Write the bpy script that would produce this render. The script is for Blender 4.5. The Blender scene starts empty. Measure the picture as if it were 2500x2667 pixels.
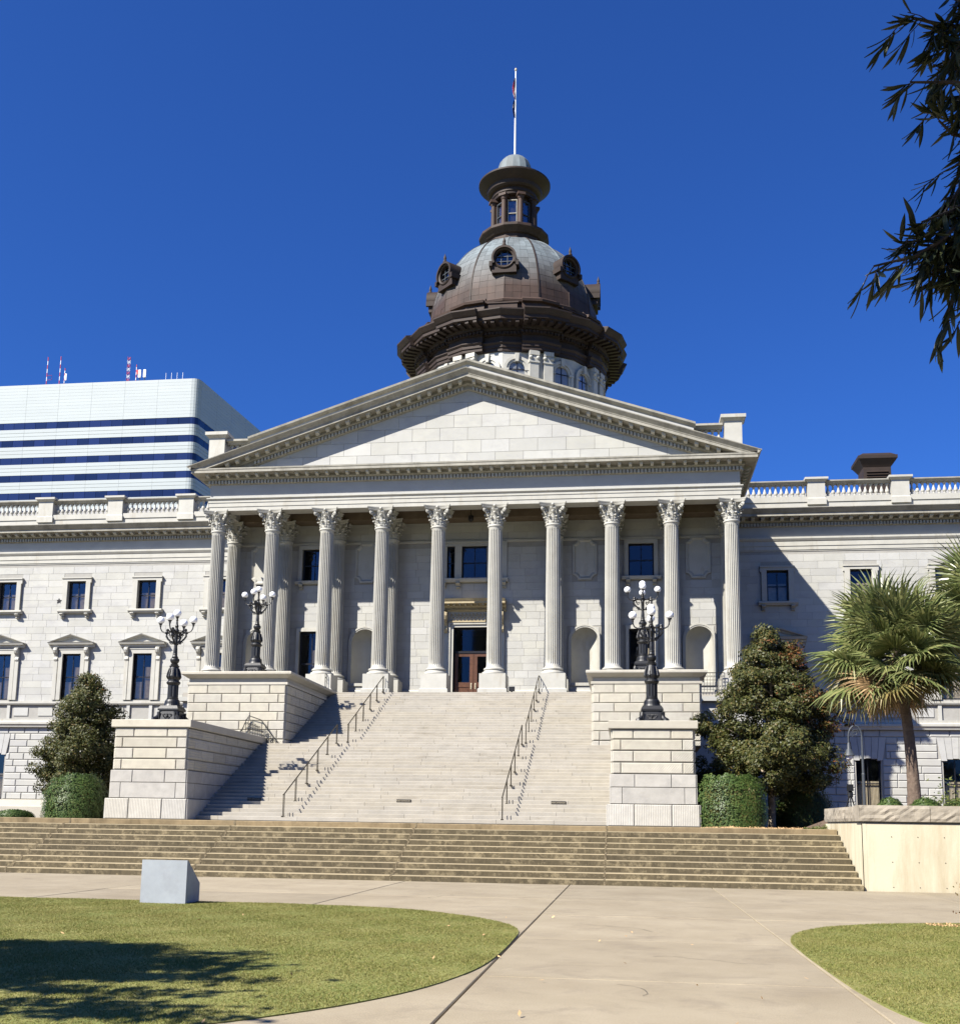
import bpy, math, random
import numpy as np
from mathutils import Vector, Matrix
random.seed(7); rng = np.random.default_rng(7)
S = bpy.context.scene
COL = S.collection
R = math.radians
pi = math.pi

# ------------------------------------------------------------------ camera, sky, sun, exposure
cam = bpy.data.cameras.new('camera'); camo = bpy.data.objects.new('camera', cam); COL.objects.link(camo)
cam.sensor_fit = 'HORIZONTAL'; cam.sensor_width = 36; cam.lens = 36*2850/2500
cam.shift_y = 353.04/2500; cam.clip_start = .1; cam.clip_end = 5000
_F = Vector((-0.13320821, 0.97828326, 0.1588)); _R = Vector((0.9910652, 0.13257275, 0.01463677)); _U = Vector((0.00673364, -0.15933089, 0.98720227))
camo.matrix_world = Matrix(((_R.x, _U.x, -_F.x, 9.4712), (_R.y, _U.y, -_F.y, -63.0479), (_R.z, _U.z, -_F.z, 1.65), (0, 0, 0, 1)))
S.camera = camo
SUN_TO = Vector((-.97, -1.0, 1.31)).normalized()
w = bpy.data.worlds.new('World'); S.world = w; w.use_nodes = True
nt = w.node_tree; bg = nt.nodes['Background']
sky = nt.nodes.new('ShaderNodeTexSky'); sky.sky_type = 'NISHITA'; sky.sun_disc = False
sky.sun_elevation = math.asin(SUN_TO.z); sky.sun_rotation = math.atan2(SUN_TO.x, SUN_TO.y)
sky.altitude = 100; sky.air_density = 1.0; sky.dust_density = 1.0; sky.ozone_density = 3.0
tint = nt.nodes.new('ShaderNodeMixRGB'); tint.blend_type = 'MULTIPLY'; tint.inputs[0].default_value = 1; tint.inputs[2].default_value = (.26, .60, 1.32, 1)
nt.links.new(sky.outputs[0], tint.inputs[1]); nt.links.new(tint.outputs[0], bg.inputs[0]); bg.inputs[1].default_value = .05
sl = bpy.data.lights.new('sun', 'SUN'); sl.energy = 5.0; sl.angle = R(.53); sl.color = (1, .945, .85)
slo = bpy.data.objects.new('sun', sl); COL.objects.link(slo); slo.rotation_euler = SUN_TO.to_track_quat('Z', 'Y').to_euler(); slo.location = (-60, -70, 90)
S.view_settings.view_transform = 'Standard'; S.view_settings.look = 'None'; S.view_settings.gamma = 1; S.view_settings.use_curve_mapping = False
S.view_settings.exposure = 1.22
S.render.engine = 'CYCLES'
S.cycles.max_bounces = 6; S.cycles.diffuse_bounces = 1; S.cycles.glossy_bounces = 2; S.cycles.transparent_max_bounces = 12

# ------------------------------------------------------------------ materials
def nodes(name):
    m = bpy.data.materials.new(name); m.use_nodes = True
    return m, m.node_tree, m.node_tree.nodes['Principled BSDF']
def mat(name, col, rough=.7, var=.0, blotch=.0, bscale=1.0, bump=0.0, bumpscale=20, metal=0, spec=.35, dark=None, dscale=.6, dthr=(.45, .7), dstretch=(1, 1, 1), hue=None):
    """noise-varied stone, metal or paint: per piece tint, blotches, optional darker stains and a fine bump"""
    m, t, b = nodes(name); L = t.links
    N = t.nodes.new
    b.inputs['Roughness'].default_value = rough; b.inputs['Metallic'].default_value = metal
    b.inputs['Specular IOR Level'].default_value = spec
    tc = N('ShaderNodeTexCoord')
    cur = None
    rgb = N('ShaderNodeRGB'); rgb.outputs[0].default_value = (*col, 1); cur = rgb.outputs[0]
    if var:
        oi = N('ShaderNodeObjectInfo'); ge = N('ShaderNodeNewGeometry')
        ad = N('ShaderNodeMath'); ad.operation = 'ADD'; L.new(oi.outputs['Random'], ad.inputs[0]); L.new(ge.outputs['Random Per Island'], ad.inputs[1])
        fr = N('ShaderNodeMath'); fr.operation = 'FRACT'; L.new(ad.outputs[0], fr.inputs[0])
        mr = N('ShaderNodeMapRange'); L.new(fr.outputs[0], mr.inputs[0]); mr.inputs[3].default_value = 1-var; mr.inputs[4].default_value = 1+var
        hs = N('ShaderNodeHueSaturation'); L.new(cur, hs.inputs['Color']); L.new(mr.outputs[0], hs.inputs['Value'])
        if hue:
            wn = N('ShaderNodeTexWhiteNoise'); wn.noise_dimensions = '1D'; L.new(fr.outputs[0], wn.inputs['W'])
            mr2 = N('ShaderNodeMapRange'); L.new(wn.outputs[0], mr2.inputs[0]); mr2.inputs[3].default_value = 1-hue; mr2.inputs[4].default_value = 1+hue
            L.new(mr2.outputs[0], hs.inputs['Saturation'])
        cur = hs.outputs[0]
    geo = N('ShaderNodeNewGeometry')
    if blotch:
        no = N('ShaderNodeTexNoise'); no.inputs['Scale'].default_value = bscale; no.inputs['Detail'].default_value = 6; no.inputs['Roughness'].default_value = .65
        L.new(geo.outputs['Position'], no.inputs['Vector'])
        mr = N('ShaderNodeMapRange'); mr.inputs[1].default_value = .3; mr.inputs[2].default_value = .7; L.new(no.outputs['Fac'], mr.inputs[0]); mr.inputs[3].default_value = 1-blotch; mr.inputs[4].default_value = 1+blotch*.6
        hs = N('ShaderNodeHueSaturation'); L.new(cur, hs.inputs['Color']); L.new(mr.outputs[0], hs.inputs['Value']); cur = hs.outputs[0]
    if dark:
        mp = N('ShaderNodeMapping'); mp.inputs['Scale'].default_value = dstretch; L.new(geo.outputs['Position'], mp.inputs[0])
        no = N('ShaderNodeTexNoise'); no.inputs['Scale'].default_value = dscale; no.inputs['Detail'].default_value = 8; no.inputs['Roughness'].default_value = .7
        L.new(mp.outputs[0], no.inputs['Vector'])
        mr = N('ShaderNodeMapRange'); mr.inputs[1].default_value = dthr[0]; mr.inputs[2].default_value = dthr[1]; L.new(no.outputs['Fac'], mr.inputs[0])
        mx = N('ShaderNodeMixRGB'); L.new(mr.outputs[0], mx.inputs[0]); L.new(cur, mx.inputs[1]); mx.inputs[2].default_value = (*dark, 1); cur = mx.outputs[0]
    L.new(cur, b.inputs['Base Color'])
    if bump:
        no = N('ShaderNodeTexNoise'); no.inputs['Scale'].default_value = bumpscale; no.inputs['Detail'].default_value = 5
        L.new(geo.outputs['Position'], no.inputs['Vector'])
        bp = N('ShaderNodeBump'); bp.inputs['Strength'].default_value = bump; bp.inputs['Distance'].default_value = .02; L.new(no.outputs['Fac'], bp.inputs['Height']); L.new(bp.outputs[0], b.inputs['Normal'])
    return m
M = {}
M['marble'] = mat('marble', (.378, .374, .346), .62, var=.065, blotch=.08, bscale=.9, bump=.10, bumpscale=14, dark=(.31, .305, .295), dscale=.8, dthr=(.52, .75), dstretch=(1, 1, 2.2), hue=.35)
M['marble_smooth'] = mat('marble_smooth', (.39, .38, .338), .58, var=.04, blotch=.10, bscale=1.3, bump=.08, bumpscale=18, dark=(.28, .25, .19), dscale=1.5, dthr=(.55, .80), dstretch=(1, 1, .22))
M['mortar_pale'] = mat('pale_mortar', (.30, .29, .265), .9, blotch=.1, bscale=3)
M['mortar'] = mat('mortar', (.27, .255, .22), .9, blotch=.15, bscale=3)
M['marble_dirty'] = mat('marble_dirty', (.30, .285, .24), .75, var=.05, blotch=.2, bscale=2, bump=.15, bumpscale=16, dark=(.13, .12, .095), dscale=1.2, dthr=(.5, .78), dstretch=(1, 1, .4))
M['granite'] = mat('granite', (.385, .36, .30), .75, var=.10, blotch=.10, bscale=2.2, bump=.5, bumpscale=30, dark=(.27, .24, .19), dscale=1.1, dthr=(.55, .8), hue=.22)
M['granite_rough'] = mat('granite_rough', (.44, .42, .37), .85, var=.09, blotch=.14, bscale=3, bump=.9, bumpscale=24, hue=.4)
M['stair'] = mat('stair_stone', (.335, .308, .258), .8, var=.045, blotch=.12, bscale=1.6, bump=.15, bumpscale=25, dark=(.19, .165, .125), dscale=1.3, dthr=(.56, .80), dstretch=(.35, .6, 2.2), hue=.12)
M['bronze'] = mat('dark_bronze', (.035, .032, .03), .45, metal=.5)
M['iron'] = mat('black_iron', (.006, .0063, .007), .45, blotch=.3, bscale=6, bump=.2, bumpscale=40, spec=.5)
M['iron_grey'] = mat('grey_iron', (.05, .058, .068), .5, blotch=.2, bscale=8)
M['rail'] = mat('bronze_rail', (.06, .05, .035), .4, metal=.6, blotch=.2, bscale=9)
M['opal'] = mat('opal_glass', (.86, .86, .86), .18, spec=.6)
M['sash'] = mat('dark_sash', (.012, .012, .016), .4)
M['wood'] = mat('door_wood', (.095, .042, .022), .38, blotch=.3, bscale=7, var=.08, spec=.5)
M['cream'] = mat('cream_surround', (.36, .30, .185), .6, blotch=.15, bscale=4, bump=.15, bumpscale=24, dark=(.26, .19, .09), dscale=3, dthr=(.52, .8))
M['ceiling'] = mat('portico_ceiling', (.15, .115, .075), .8, blotch=.2, bscale=2)
M['interior'] = mat('dark_interior', (.02, .02, .022), .9)
M['curtain'] = mat('curtain', (.60, .50, .34), .9, blotch=.25, bscale=5)
M['copper'] = None
M['stucco'] = mat('cream_stucco', (.50, .455, .33), .9, blotch=.05, bscale=.9, bump=.12, bumpscale=22, dark=(.35, .29, .185), dscale=.75, dthr=(.45, .70), dstretch=(1.4, 1.4, .22))
M['rockcap'] = mat('rock_faced_cap', (.285, .25, .195), .9, blotch=.25, bscale=2.5, bump=.8, bumpscale=9, var=.06)
M['concrete'] = None
M['trunk'] = mat('bark', (.16, .12, .085), .9, blotch=.4, bscale=9, bump=.9, bumpscale=16)
M['darkbark'] = mat('dark_twig_bark', (.035, .028, .022), .9, blotch=.3, bscale=9)
M['granite_grey'] = mat('grey_granite', (.345, .328, .295), .8, var=.07, blotch=.14, bscale=2.6, bump=.3, bumpscale=30, dark=(.25, .24, .22), dscale=1.2, dthr=(.52, .78))
M['palebark'] = mat('pale_bark', (.30, .25, .19), .9, blotch=.35, bscale=8, bump=.5, bumpscale=14, dark=(.12, .09, .06), dscale=5, dthr=(.5, .7))
M['palmbark'] = mat('palm_bark', (.13, .095, .07), .95, blotch=.4, bscale=9, bump=1.0, bumpscale=14, dark=(.09, .06, .045), dscale=3, dthr=(.48, .7), dstretch=(1, 1, 3))
M['soil'] = mat('soil', (.11, .075, .05), .95, blotch=.4, bscale=6, bump=.6, bumpscale=12)
M['block'] = mat('granite_block', (.29, .315, .345), .6, blotch=.12, bscale=2.3, dark=(.24, .25, .275), dscale=1.6, dthr=(.5, .72), bump=.1, bumpscale=60)
M['towerpanel'] = mat('tower_panel', (.36, .39, .392), .35, var=.025, blotch=.03, bscale=.15, spec=.5)
M['towerglass'] = mat('tower_glass', (.011, .018, .066), .12, var=.4, spec=.6)
M['red'] = mat('mast_red', (.45, .05, .06), .6)
M['white'] = mat('white_paint', (.78, .78, .78), .5)
M['plaque'] = mat('plaque_black', (.03, .026, .022), .5)
M['brass'] = mat('lettering_pale', (.42, .37, .27), .5)
M['flagblue'] = mat('flag_blue', (.015, .02, .11), .8)
M['flagred'] = mat('flag_red', (.50, .03, .04), .8)
M['roofmetal'] = mat('roof_metal', (.26, .255, .24), .6, blotch=.2, bscale=1)
M['dryleaf'] = mat('dry_leaf', (.42, .27, .13), .8, var=.35)

def copper():
    m, t, b = nodes('weathered_copper'); L = t.links; N = t.nodes.new
    geo = N('ShaderNodeNewGeometry'); no = N('ShaderNodeTexNoise'); no.inputs['Scale'].default_value = .55; no.inputs['Detail'].default_value = 8; no.inputs['Roughness'].default_value = .7
    mp = N('ShaderNodeMapping'); mp.inputs['Scale'].default_value = (1, 1, .35); L.new(geo.outputs['Position'], mp.inputs[0]); L.new(mp.outputs[0], no.inputs['Vector'])
    sx = N('ShaderNodeSeparateXYZ'); L.new(geo.outputs['Position'], sx.inputs[0])
    cr = N('ShaderNodeValToRGB'); L.new(no.outputs['Fac'], cr.inputs[0])
    e = cr.color_ramp.elements; e[0].position = .32; e[0].color = (.026, .016, .012, 1); e[1].position = .72; e[1].color = (.066, .038, .027, 1)
    # verdigris-grey film with pale sky reflection painted in, upper dome sheets; grey small cap
    mr = N('ShaderNodeMapRange'); L.new(sx.outputs[2], mr.inputs[0]); mr.inputs[1].default_value = 43.8; mr.inputs[2].default_value = 47.8
    g = N('ShaderNodeMath'); g.operation = 'LESS_THAN'; L.new(sx.outputs[2], g.inputs[0]); g.inputs[1].default_value = 50.45
    g2 = N('ShaderNodeMath'); g2.operation = 'GREATER_THAN'; L.new(sx.outputs[2], g2.inputs[0]); g2.inputs[1].default_value = 57.6
    mu = N('ShaderNodeMath'); mu.operation = 'MULTIPLY'; L.new(mr.outputs[0], mu.inputs[0]); L.new(g.outputs[0], mu.inputs[1])
    ad = N('ShaderNodeMath'); ad.operation = 'ADD'; L.new(mu.outputs[0], ad.inputs[0]); L.new(g2.outputs[0], ad.inputs[1]); ad.use_clamp = True
    n2 = N('ShaderNodeMath'); n2.operation = 'MULTIPLY'; L.new(ad.outputs[0], n2.inputs[0])
    mr3 = N('ShaderNodeMapRange'); L.new(no.outputs['Fac'], mr3.inputs[0]); mr3.inputs[1].default_value = .3; mr3.inputs[2].default_value = .6; mr3.inputs[3].default_value = .55; mr3.inputs[4].default_value = 1.0; L.new(mr3.outputs[0], n2.inputs[1])
    mx = N('ShaderNodeMixRGB'); L.new(n2.outputs[0], mx.inputs[0]); L.new(cr.outputs[0], mx.inputs[1]); mx.inputs[2].default_value = (.15, .18, .19, 1)
    oi = N('ShaderNodeObjectInfo'); ge = N('ShaderNodeMath'); ge.operation = 'ADD'; L.new(oi.outputs['Random'], ge.inputs[0]); L.new(geo.outputs['Random Per Island'], ge.inputs[1])
    fr = N('ShaderNodeMath'); fr.operation = 'FRACT'; L.new(ge.outputs[0], fr.inputs[0]); mv = N('ShaderNodeMapRange'); L.new(fr.outputs[0], mv.inputs[0]); mv.inputs[3].default_value = .82; mv.inputs[4].default_value = 1.15
    hs = N('ShaderNodeHueSaturation'); L.new(mx.outputs[0], hs.inputs['Color']); L.new(mv.outputs[0], hs.inputs['Value'])
    L.new(hs.outputs[0], b.inputs['Base Color']); b.inputs['Roughness'].default_value = .68; b.inputs['Metallic'].default_value = 0; b.inputs['Specular IOR Level'].default_value = .35
    return m
M['copper'] = copper()
M['copper_dark'] = mat('dark_copper', (.030, .019, .014), .65, var=.12, blotch=.35, bscale=.8, metal=.1, dark=(.022, .016, .014), dscale=1.2, dthr=(.5, .75))

def concrete():
    m, t, b = nodes('aggregate_concrete'); L = t.links; N = t.nodes.new
    geo = N('ShaderNodeNewGeometry')
    big = N('ShaderNodeTexNoise'); big.inputs['Scale'].default_value = .5; big.inputs['Detail'].default_value = 8; big.inputs['Roughness'].default_value = .65; L.new(geo.outputs['Position'], big.inputs['Vector'])
    cr = N('ShaderNodeValToRGB'); e = cr.color_ramp.elements; e[0].position = .3; e[0].color = (.225, .184, .119, 1); e[1].position = .72; e[1].color = (.312, .264, .182, 1); L.new(big.outputs['Fac'], cr.inputs[0])
    fine = N('ShaderNodeTexNoise'); fine.inputs['Scale'].default_value = 70; fine.inputs['Detail'].default_value = 6; fine.inputs['Roughness'].default_value = .8; L.new(geo.outputs['Position'], fine.inputs['Vector'])
    mr = N('ShaderNodeMapRange'); mr.inputs[1].default_value = .3; mr.inputs[2].default_value = .7; mr.inputs[3].default_value = .60; mr.inputs[4].default_value = 1.36; L.new(fine.outputs['Fac'], mr.inputs[0])
    oi = N('ShaderNodeObjectInfo'); m4 = N('ShaderNodeMapRange'); L.new(oi.outputs['Random'], m4.inputs[0]); m4.inputs[3].default_value = .90; m4.inputs[4].default_value = 1.08
    mu = N('ShaderNodeMath'); mu.operation = 'MULTIPLY'; L.new(mr.outputs[0], mu.inputs[0]); L.new(m4.outputs[0], mu.inputs[1])
    hs = N('ShaderNodeHueSaturation'); L.new(cr.outputs[0], hs.inputs['Color']); L.new(mu.outputs[0], hs.inputs['Value']); 
    # old water stains, gum spots and scuffs
    st = N('ShaderNodeTexNoise'); st.inputs['Scale'].default_value = 1.1; st.inputs['Detail'].default_value = 12; st.inputs['Roughness'].default_value = .8; st.inputs['Distortion'].default_value = .6; L.new(geo.outputs['Position'], st.inputs['Vector'])
    sr = N('ShaderNodeMapRange'); sr.inputs[1].default_value = .50; sr.inputs[2].default_value = .68; sr.inputs[4].default_value = .55; L.new(st.outputs['Fac'], sr.inputs[0])
    sm = N('ShaderNodeMixRGB'); L.new(sr.outputs[0], sm.inputs[0]); L.new(hs.outputs[0], sm.inputs[1]); sm.inputs[2].default_value = (.15, .12, .085, 1)
    vo = N('ShaderNodeTexVoronoi'); vo.inputs['Scale'].default_value = 1.6; L.new(geo.outputs['Position'], vo.inputs['Vector'])
    vr = N('ShaderNodeMapRange'); vr.inputs[1].default_value = .018; vr.inputs[2].default_value = .034; vr.inputs[3].default_value = .6; vr.inputs[4].default_value = 0; L.new(vo.outputs['Distance'], vr.inputs[0])
    s2 = N('ShaderNodeMixRGB'); L.new(vr.outputs[0], s2.inputs[0]); L.new(sm.outputs[0], s2.inputs[1]); s2.inputs[2].default_value = (.09, .075, .06, 1)
    L.new(s2.outputs[0], b.inputs['Base Color'])
    bp = N('ShaderNodeBump'); bp.inputs['Strength'].default_value = .35; bp.inputs['Distance'].default_value = .01; L.new(fine.outputs['Fac'], bp.inputs['Height']); L.new(bp.outputs[0], b.inputs['Normal'])
    b.inputs['Roughness'].default_value = .88
    return m
M['concrete'] = concrete()

def oldstep():
    """old exposed concrete steps: moss-brown grime on the risers, their shade and sunlit paler treads painted in, leached streaks"""
    m, t, b = nodes('grimy_sunlit_step_concrete'); L = t.links; N = t.nodes.new
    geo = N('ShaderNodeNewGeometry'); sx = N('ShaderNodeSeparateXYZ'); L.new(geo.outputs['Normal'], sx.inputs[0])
    mp = N('ShaderNodeMapping'); mp.inputs['Scale'].default_value = (1.6, 1.1, .35); L.new(geo.outputs['Position'], mp.inputs[0])
    n1 = N('ShaderNodeTexNoise'); n1.inputs['Scale'].default_value = 2.2; n1.inputs['Detail'].default_value = 12; n1.inputs['Roughness'].default_value = .85; L.new(mp.outputs[0], n1.inputs['Vector'])
    cr = N('ShaderNodeValToRGB'); e = cr.color_ramp.elements; e[0].position = .36; e[0].color = (.050, .040, .021, 1); e[1].position = .70; e[1].color = (.125, .099, .055, 1); L.new(n1.outputs['Fac'], cr.inputs[0])
    n2 = N('ShaderNodeTexNoise'); n2.inputs['Scale'].default_value = 3.2; n2.inputs['Detail'].default_value = 10; n2.inputs['Roughness'].default_value = .8; L.new(geo.outputs['Position'], n2.inputs['Vector'])
    r2 = N('ShaderNodeMapRange'); r2.inputs[1].default_value = .50; r2.inputs[2].default_value = .64; L.new(n2.outputs['Fac'], r2.inputs[0])
    m1 = N('ShaderNodeMixRGB'); L.new(r2.outputs[0], m1.inputs[0]); L.new(cr.outputs[0], m1.inputs[1]); m1.inputs[2].default_value = (.24, .195, .115, 1)
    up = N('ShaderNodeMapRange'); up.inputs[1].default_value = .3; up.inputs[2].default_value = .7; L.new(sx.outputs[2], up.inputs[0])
    m2 = N('ShaderNodeMixRGB'); L.new(up.outputs[0], m2.inputs[0]); L.new(m1.outputs[0], m2.inputs[1]); m2.inputs[2].default_value = (.265, .215, .13, 1)  # upward faces painted paler, risers darker, the way the sun strikes them
    oi = N('ShaderNodeObjectInfo'); m4 = N('ShaderNodeMapRange'); L.new(oi.outputs['Random'], m4.inputs[0]); m4.inputs[3].default_value = .86; m4.inputs[4].default_value = 1.1
    hs = N('ShaderNodeHueSaturation'); L.new(m2.outputs[0], hs.inputs['Color']); L.new(m4.outputs[0], hs.inputs['Value']); L.new(hs.outputs[0], b.inputs['Base Color'])
    b.inputs['Roughness'].default_value = .9
    bp = N('ShaderNodeBump'); bp.inputs['Strength'].default_value = .4; bp.inputs['Distance'].default_value = .02; L.new(n2.outputs['Fac'], bp.inputs['Height']); L.new(bp.outputs[0], b.inputs['Normal'])
    return m
M['oldstep'] = oldstep()
M['paste'] = mat('joint_paste', (.18, .145, .09), .9, blotch=.35, bscale=6)
M['topstep'] = mat('worn_top_step', (.23, .175, .10), .9, var=.06, blotch=.3, bscale=2.2, dark=(.10, .075, .04), dscale=1.5, dthr=(.5, .72), dstretch=(1, 1, .4))

def tooled(name, col, ang, freq, axis_x=True):
    """hand-tooled granite: parallel chisel grooves as fine relief"""
    m = mat(name, col, .82, var=.08, blotch=.12, bscale=3, hue=.22)
    t = m.node_tree; L = t.links; N = t.nodes.new; b = t.nodes['Principled BSDF']
    geo = N('ShaderNodeNewGeometry'); mp = N('ShaderNodeMapping'); mp.inputs['Rotation'].default_value = (0, ang, 0); L.new(geo.outputs['Position'], mp.inputs[0])
    wv = N('ShaderNodeTexWave'); wv.bands_direction = 'X'; wv.inputs['Scale'].default_value = freq; wv.inputs['Distortion'].default_value = 1.5; wv.inputs['Detail'].default_value = 3; wv.inputs['Detail Scale'].default_value = 3; L.new(mp.outputs[0], wv.inputs['Vector'])
    bp = N('ShaderNodeBump'); bp.inputs['Strength'].default_value = .45; bp.inputs['Distance'].default_value = .02; L.new(wv.outputs['Fac'], bp.inputs['Height']); L.new(bp.outputs[0], b.inputs['Normal'])
    return m
M['tooled'] = tooled('tooled_granite', (.385, .36, .30), R(-40), 4.2)
M['combed'] = tooled('combed_granite', (.37, .35, .305), 0, 4.6)

def glass():
    m, t, b = nodes('window_glass'); L = t.links; N = t.nodes.new
    out = t.nodes['Material Output']
    gl = N('ShaderNodeBsdfGlossy'); gl.inputs['Roughness'].default_value = .03; gl.inputs['Color'].default_value = (.55, .62, .75, 1)
    tr = N('ShaderNodeBsdfTransparent'); tr.inputs[0].default_value = (.80, .82, .84, 1)
    lw = N('ShaderNodeLayerWeight'); lw.inputs[0].default_value = .42
    mr = N('ShaderNodeMapRange'); L.new(lw.outputs['Facing'], mr.inputs[0]); mr.inputs[3].default_value = .055; mr.inputs[4].default_value = .7
    mx = N('ShaderNodeMixShader'); L.new(mr.outputs[0], mx.inputs[0]); L.new(tr.outputs[0], mx.inputs[1]); L.new(gl.outputs[0], mx.inputs[2]); L.new(mx.outputs[0], out.inputs[0])
    return m
M['glass'] = glass()

def leafmat(name, cols, rough=.5, trans=.25):
    m, t, b = nodes(name); L = t.links; N = t.nodes.new
    geo = N('ShaderNodeNewGeometry'); oi = N('ShaderNodeObjectInfo')
    ad = N('ShaderNodeMath'); ad.operation = 'ADD'; L.new(oi.outputs['Random'], ad.inputs[0]); L.new(geo.outputs['Random Per Island'], ad.inputs[1])
    fr = N('ShaderNodeMath'); fr.operation = 'FRACT'; L.new(ad.outputs[0], fr.inputs[0])
    cr = N('ShaderNodeValToRGB'); L.new(fr.outputs[0], cr.inputs[0]); e = cr.color_ramp.elements
    while len(e) < len(cols): e.new(.5)
    for k, (p, c) in enumerate(cols): e[k].position = p; e[k].color = (*c, 1)
    L.new(cr.outputs[0], b.inputs['Base Color']); b.inputs['Roughness'].default_value = rough; b.inputs['Specular IOR Level'].default_value = .3
    if trans:
        out = t.nodes['Material Output']; tl = N('ShaderNodeBsdfTranslucent'); L.new(cr.outputs[0], tl.inputs[0])
        mx = N('ShaderNodeMixShader'); mx.inputs[0].default_value = trans; L.new(b.outputs[0], mx.inputs[1]); L.new(tl.outputs[0], mx.inputs[2]); L.new(mx.outputs[0], out.inputs[0])
    return m
M['leaf_green'] = leafmat('tree_leaf', [(0, (.034, .043, .011)), (.6, (.068, .075, .019)), (.9, (.11, .098, .028)), (1, (.13, .085, .028))])
M['leaf_red'] = leafmat('autumn_leaf', [(0, (.075, .068, .02)), (.5, (.13, .075, .022)), (1, (.19, .058, .022))])
M['hedge'] = leafmat('hedge_leaf', [(0, (.030, .060, .014)), (.7, (.068, .11, .026)), (1, (.12, .15, .045))], .45)
M['juniper'] = leafmat('ground_cover_leaf', [(0, (.06, .085, .02)), (1, (.14, .15, .04))])
M['palm'] = leafmat('palm_leaf', [(0, (.085, .112, .036)), (.5, (.15, .175, .062)), (1, (.24, .24, .095))], .32, .25)
M['palm_olive'] = leafmat('palm_leaf_yellowing', [(0, (.13, .12, .04)), (1, (.22, .17, .06))], .5, .2)
M['palm_dry'] = leafmat('palm_leaf_dry', [(0, (.24, .15, .07)), (1, (.36, .25, .13))], .8, .15)
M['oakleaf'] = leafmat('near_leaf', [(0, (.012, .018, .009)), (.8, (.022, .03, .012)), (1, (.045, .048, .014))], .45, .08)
M['grassblade'] = leafmat('grass_blade', [(0, (.105, .13, .026)), (.5, (.155, .172, .035)), (.8, (.215, .20, .058)), (1, (.34, .285, .12))], .7, .2)
def patchy(m):      # worn, yellowing patches through the turf
    t = m.node_tree; L = t.links; N = t.nodes.new; cr = next(n for n in t.nodes if n.type == 'VALTORGB'); g = N('ShaderNodeNewGeometry')
    no = N('ShaderNodeTexNoise'); no.inputs['Scale'].default_value = .9; no.inputs['Detail'].default_value = 9; no.inputs['Roughness'].default_value = .72; L.new(g.outputs['Position'], no.inputs['Vector'])
    mr = N('ShaderNodeMapRange'); mr.inputs[1].default_value = .40; mr.inputs[2].default_value = .72; mr.inputs[4].default_value = .55; L.new(no.outputs['Fac'], mr.inputs[0])
    mx = N('ShaderNodeMixRGB'); L.new(mr.outputs[0], mx.inputs[0]); outs = [l.to_socket for l in cr.outputs[0].links]; L.new(cr.outputs[0], mx.inputs[1]); mx.inputs[2].default_value = (.27, .22, .08, 1)
    for s_ in outs: L.new(mx.outputs[0], s_)
patchy(M['grassblade'])
def lawnmat():
    m, t, b = nodes('lawn_turf'); L = t.links; N = t.nodes.new
    geo = N('ShaderNodeNewGeometry')
    n1 = N('ShaderNodeTexNoise'); n1.inputs['Scale'].default_value = .7; n1.inputs['Detail'].default_value = 8; n1.inputs['Roughness'].default_value = .7; L.new(geo.outputs['Position'], n1.inputs['Vector'])
    cr = N('ShaderNodeValToRGB'); e = cr.color_ramp.elements; e[0].position = .38; e[0].color = (.135, .16, .033, 1); e[1].position = .68; e[1].color = (.23, .21, .065, 1); L.new(n1.outputs['Fac'], cr.inputs[0])
    L.new(cr.outputs[0], b.inputs['Base Color']); b.inputs['Roughness'].default_value = .95
    return m
M['lawn'] = lawnmat()
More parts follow.
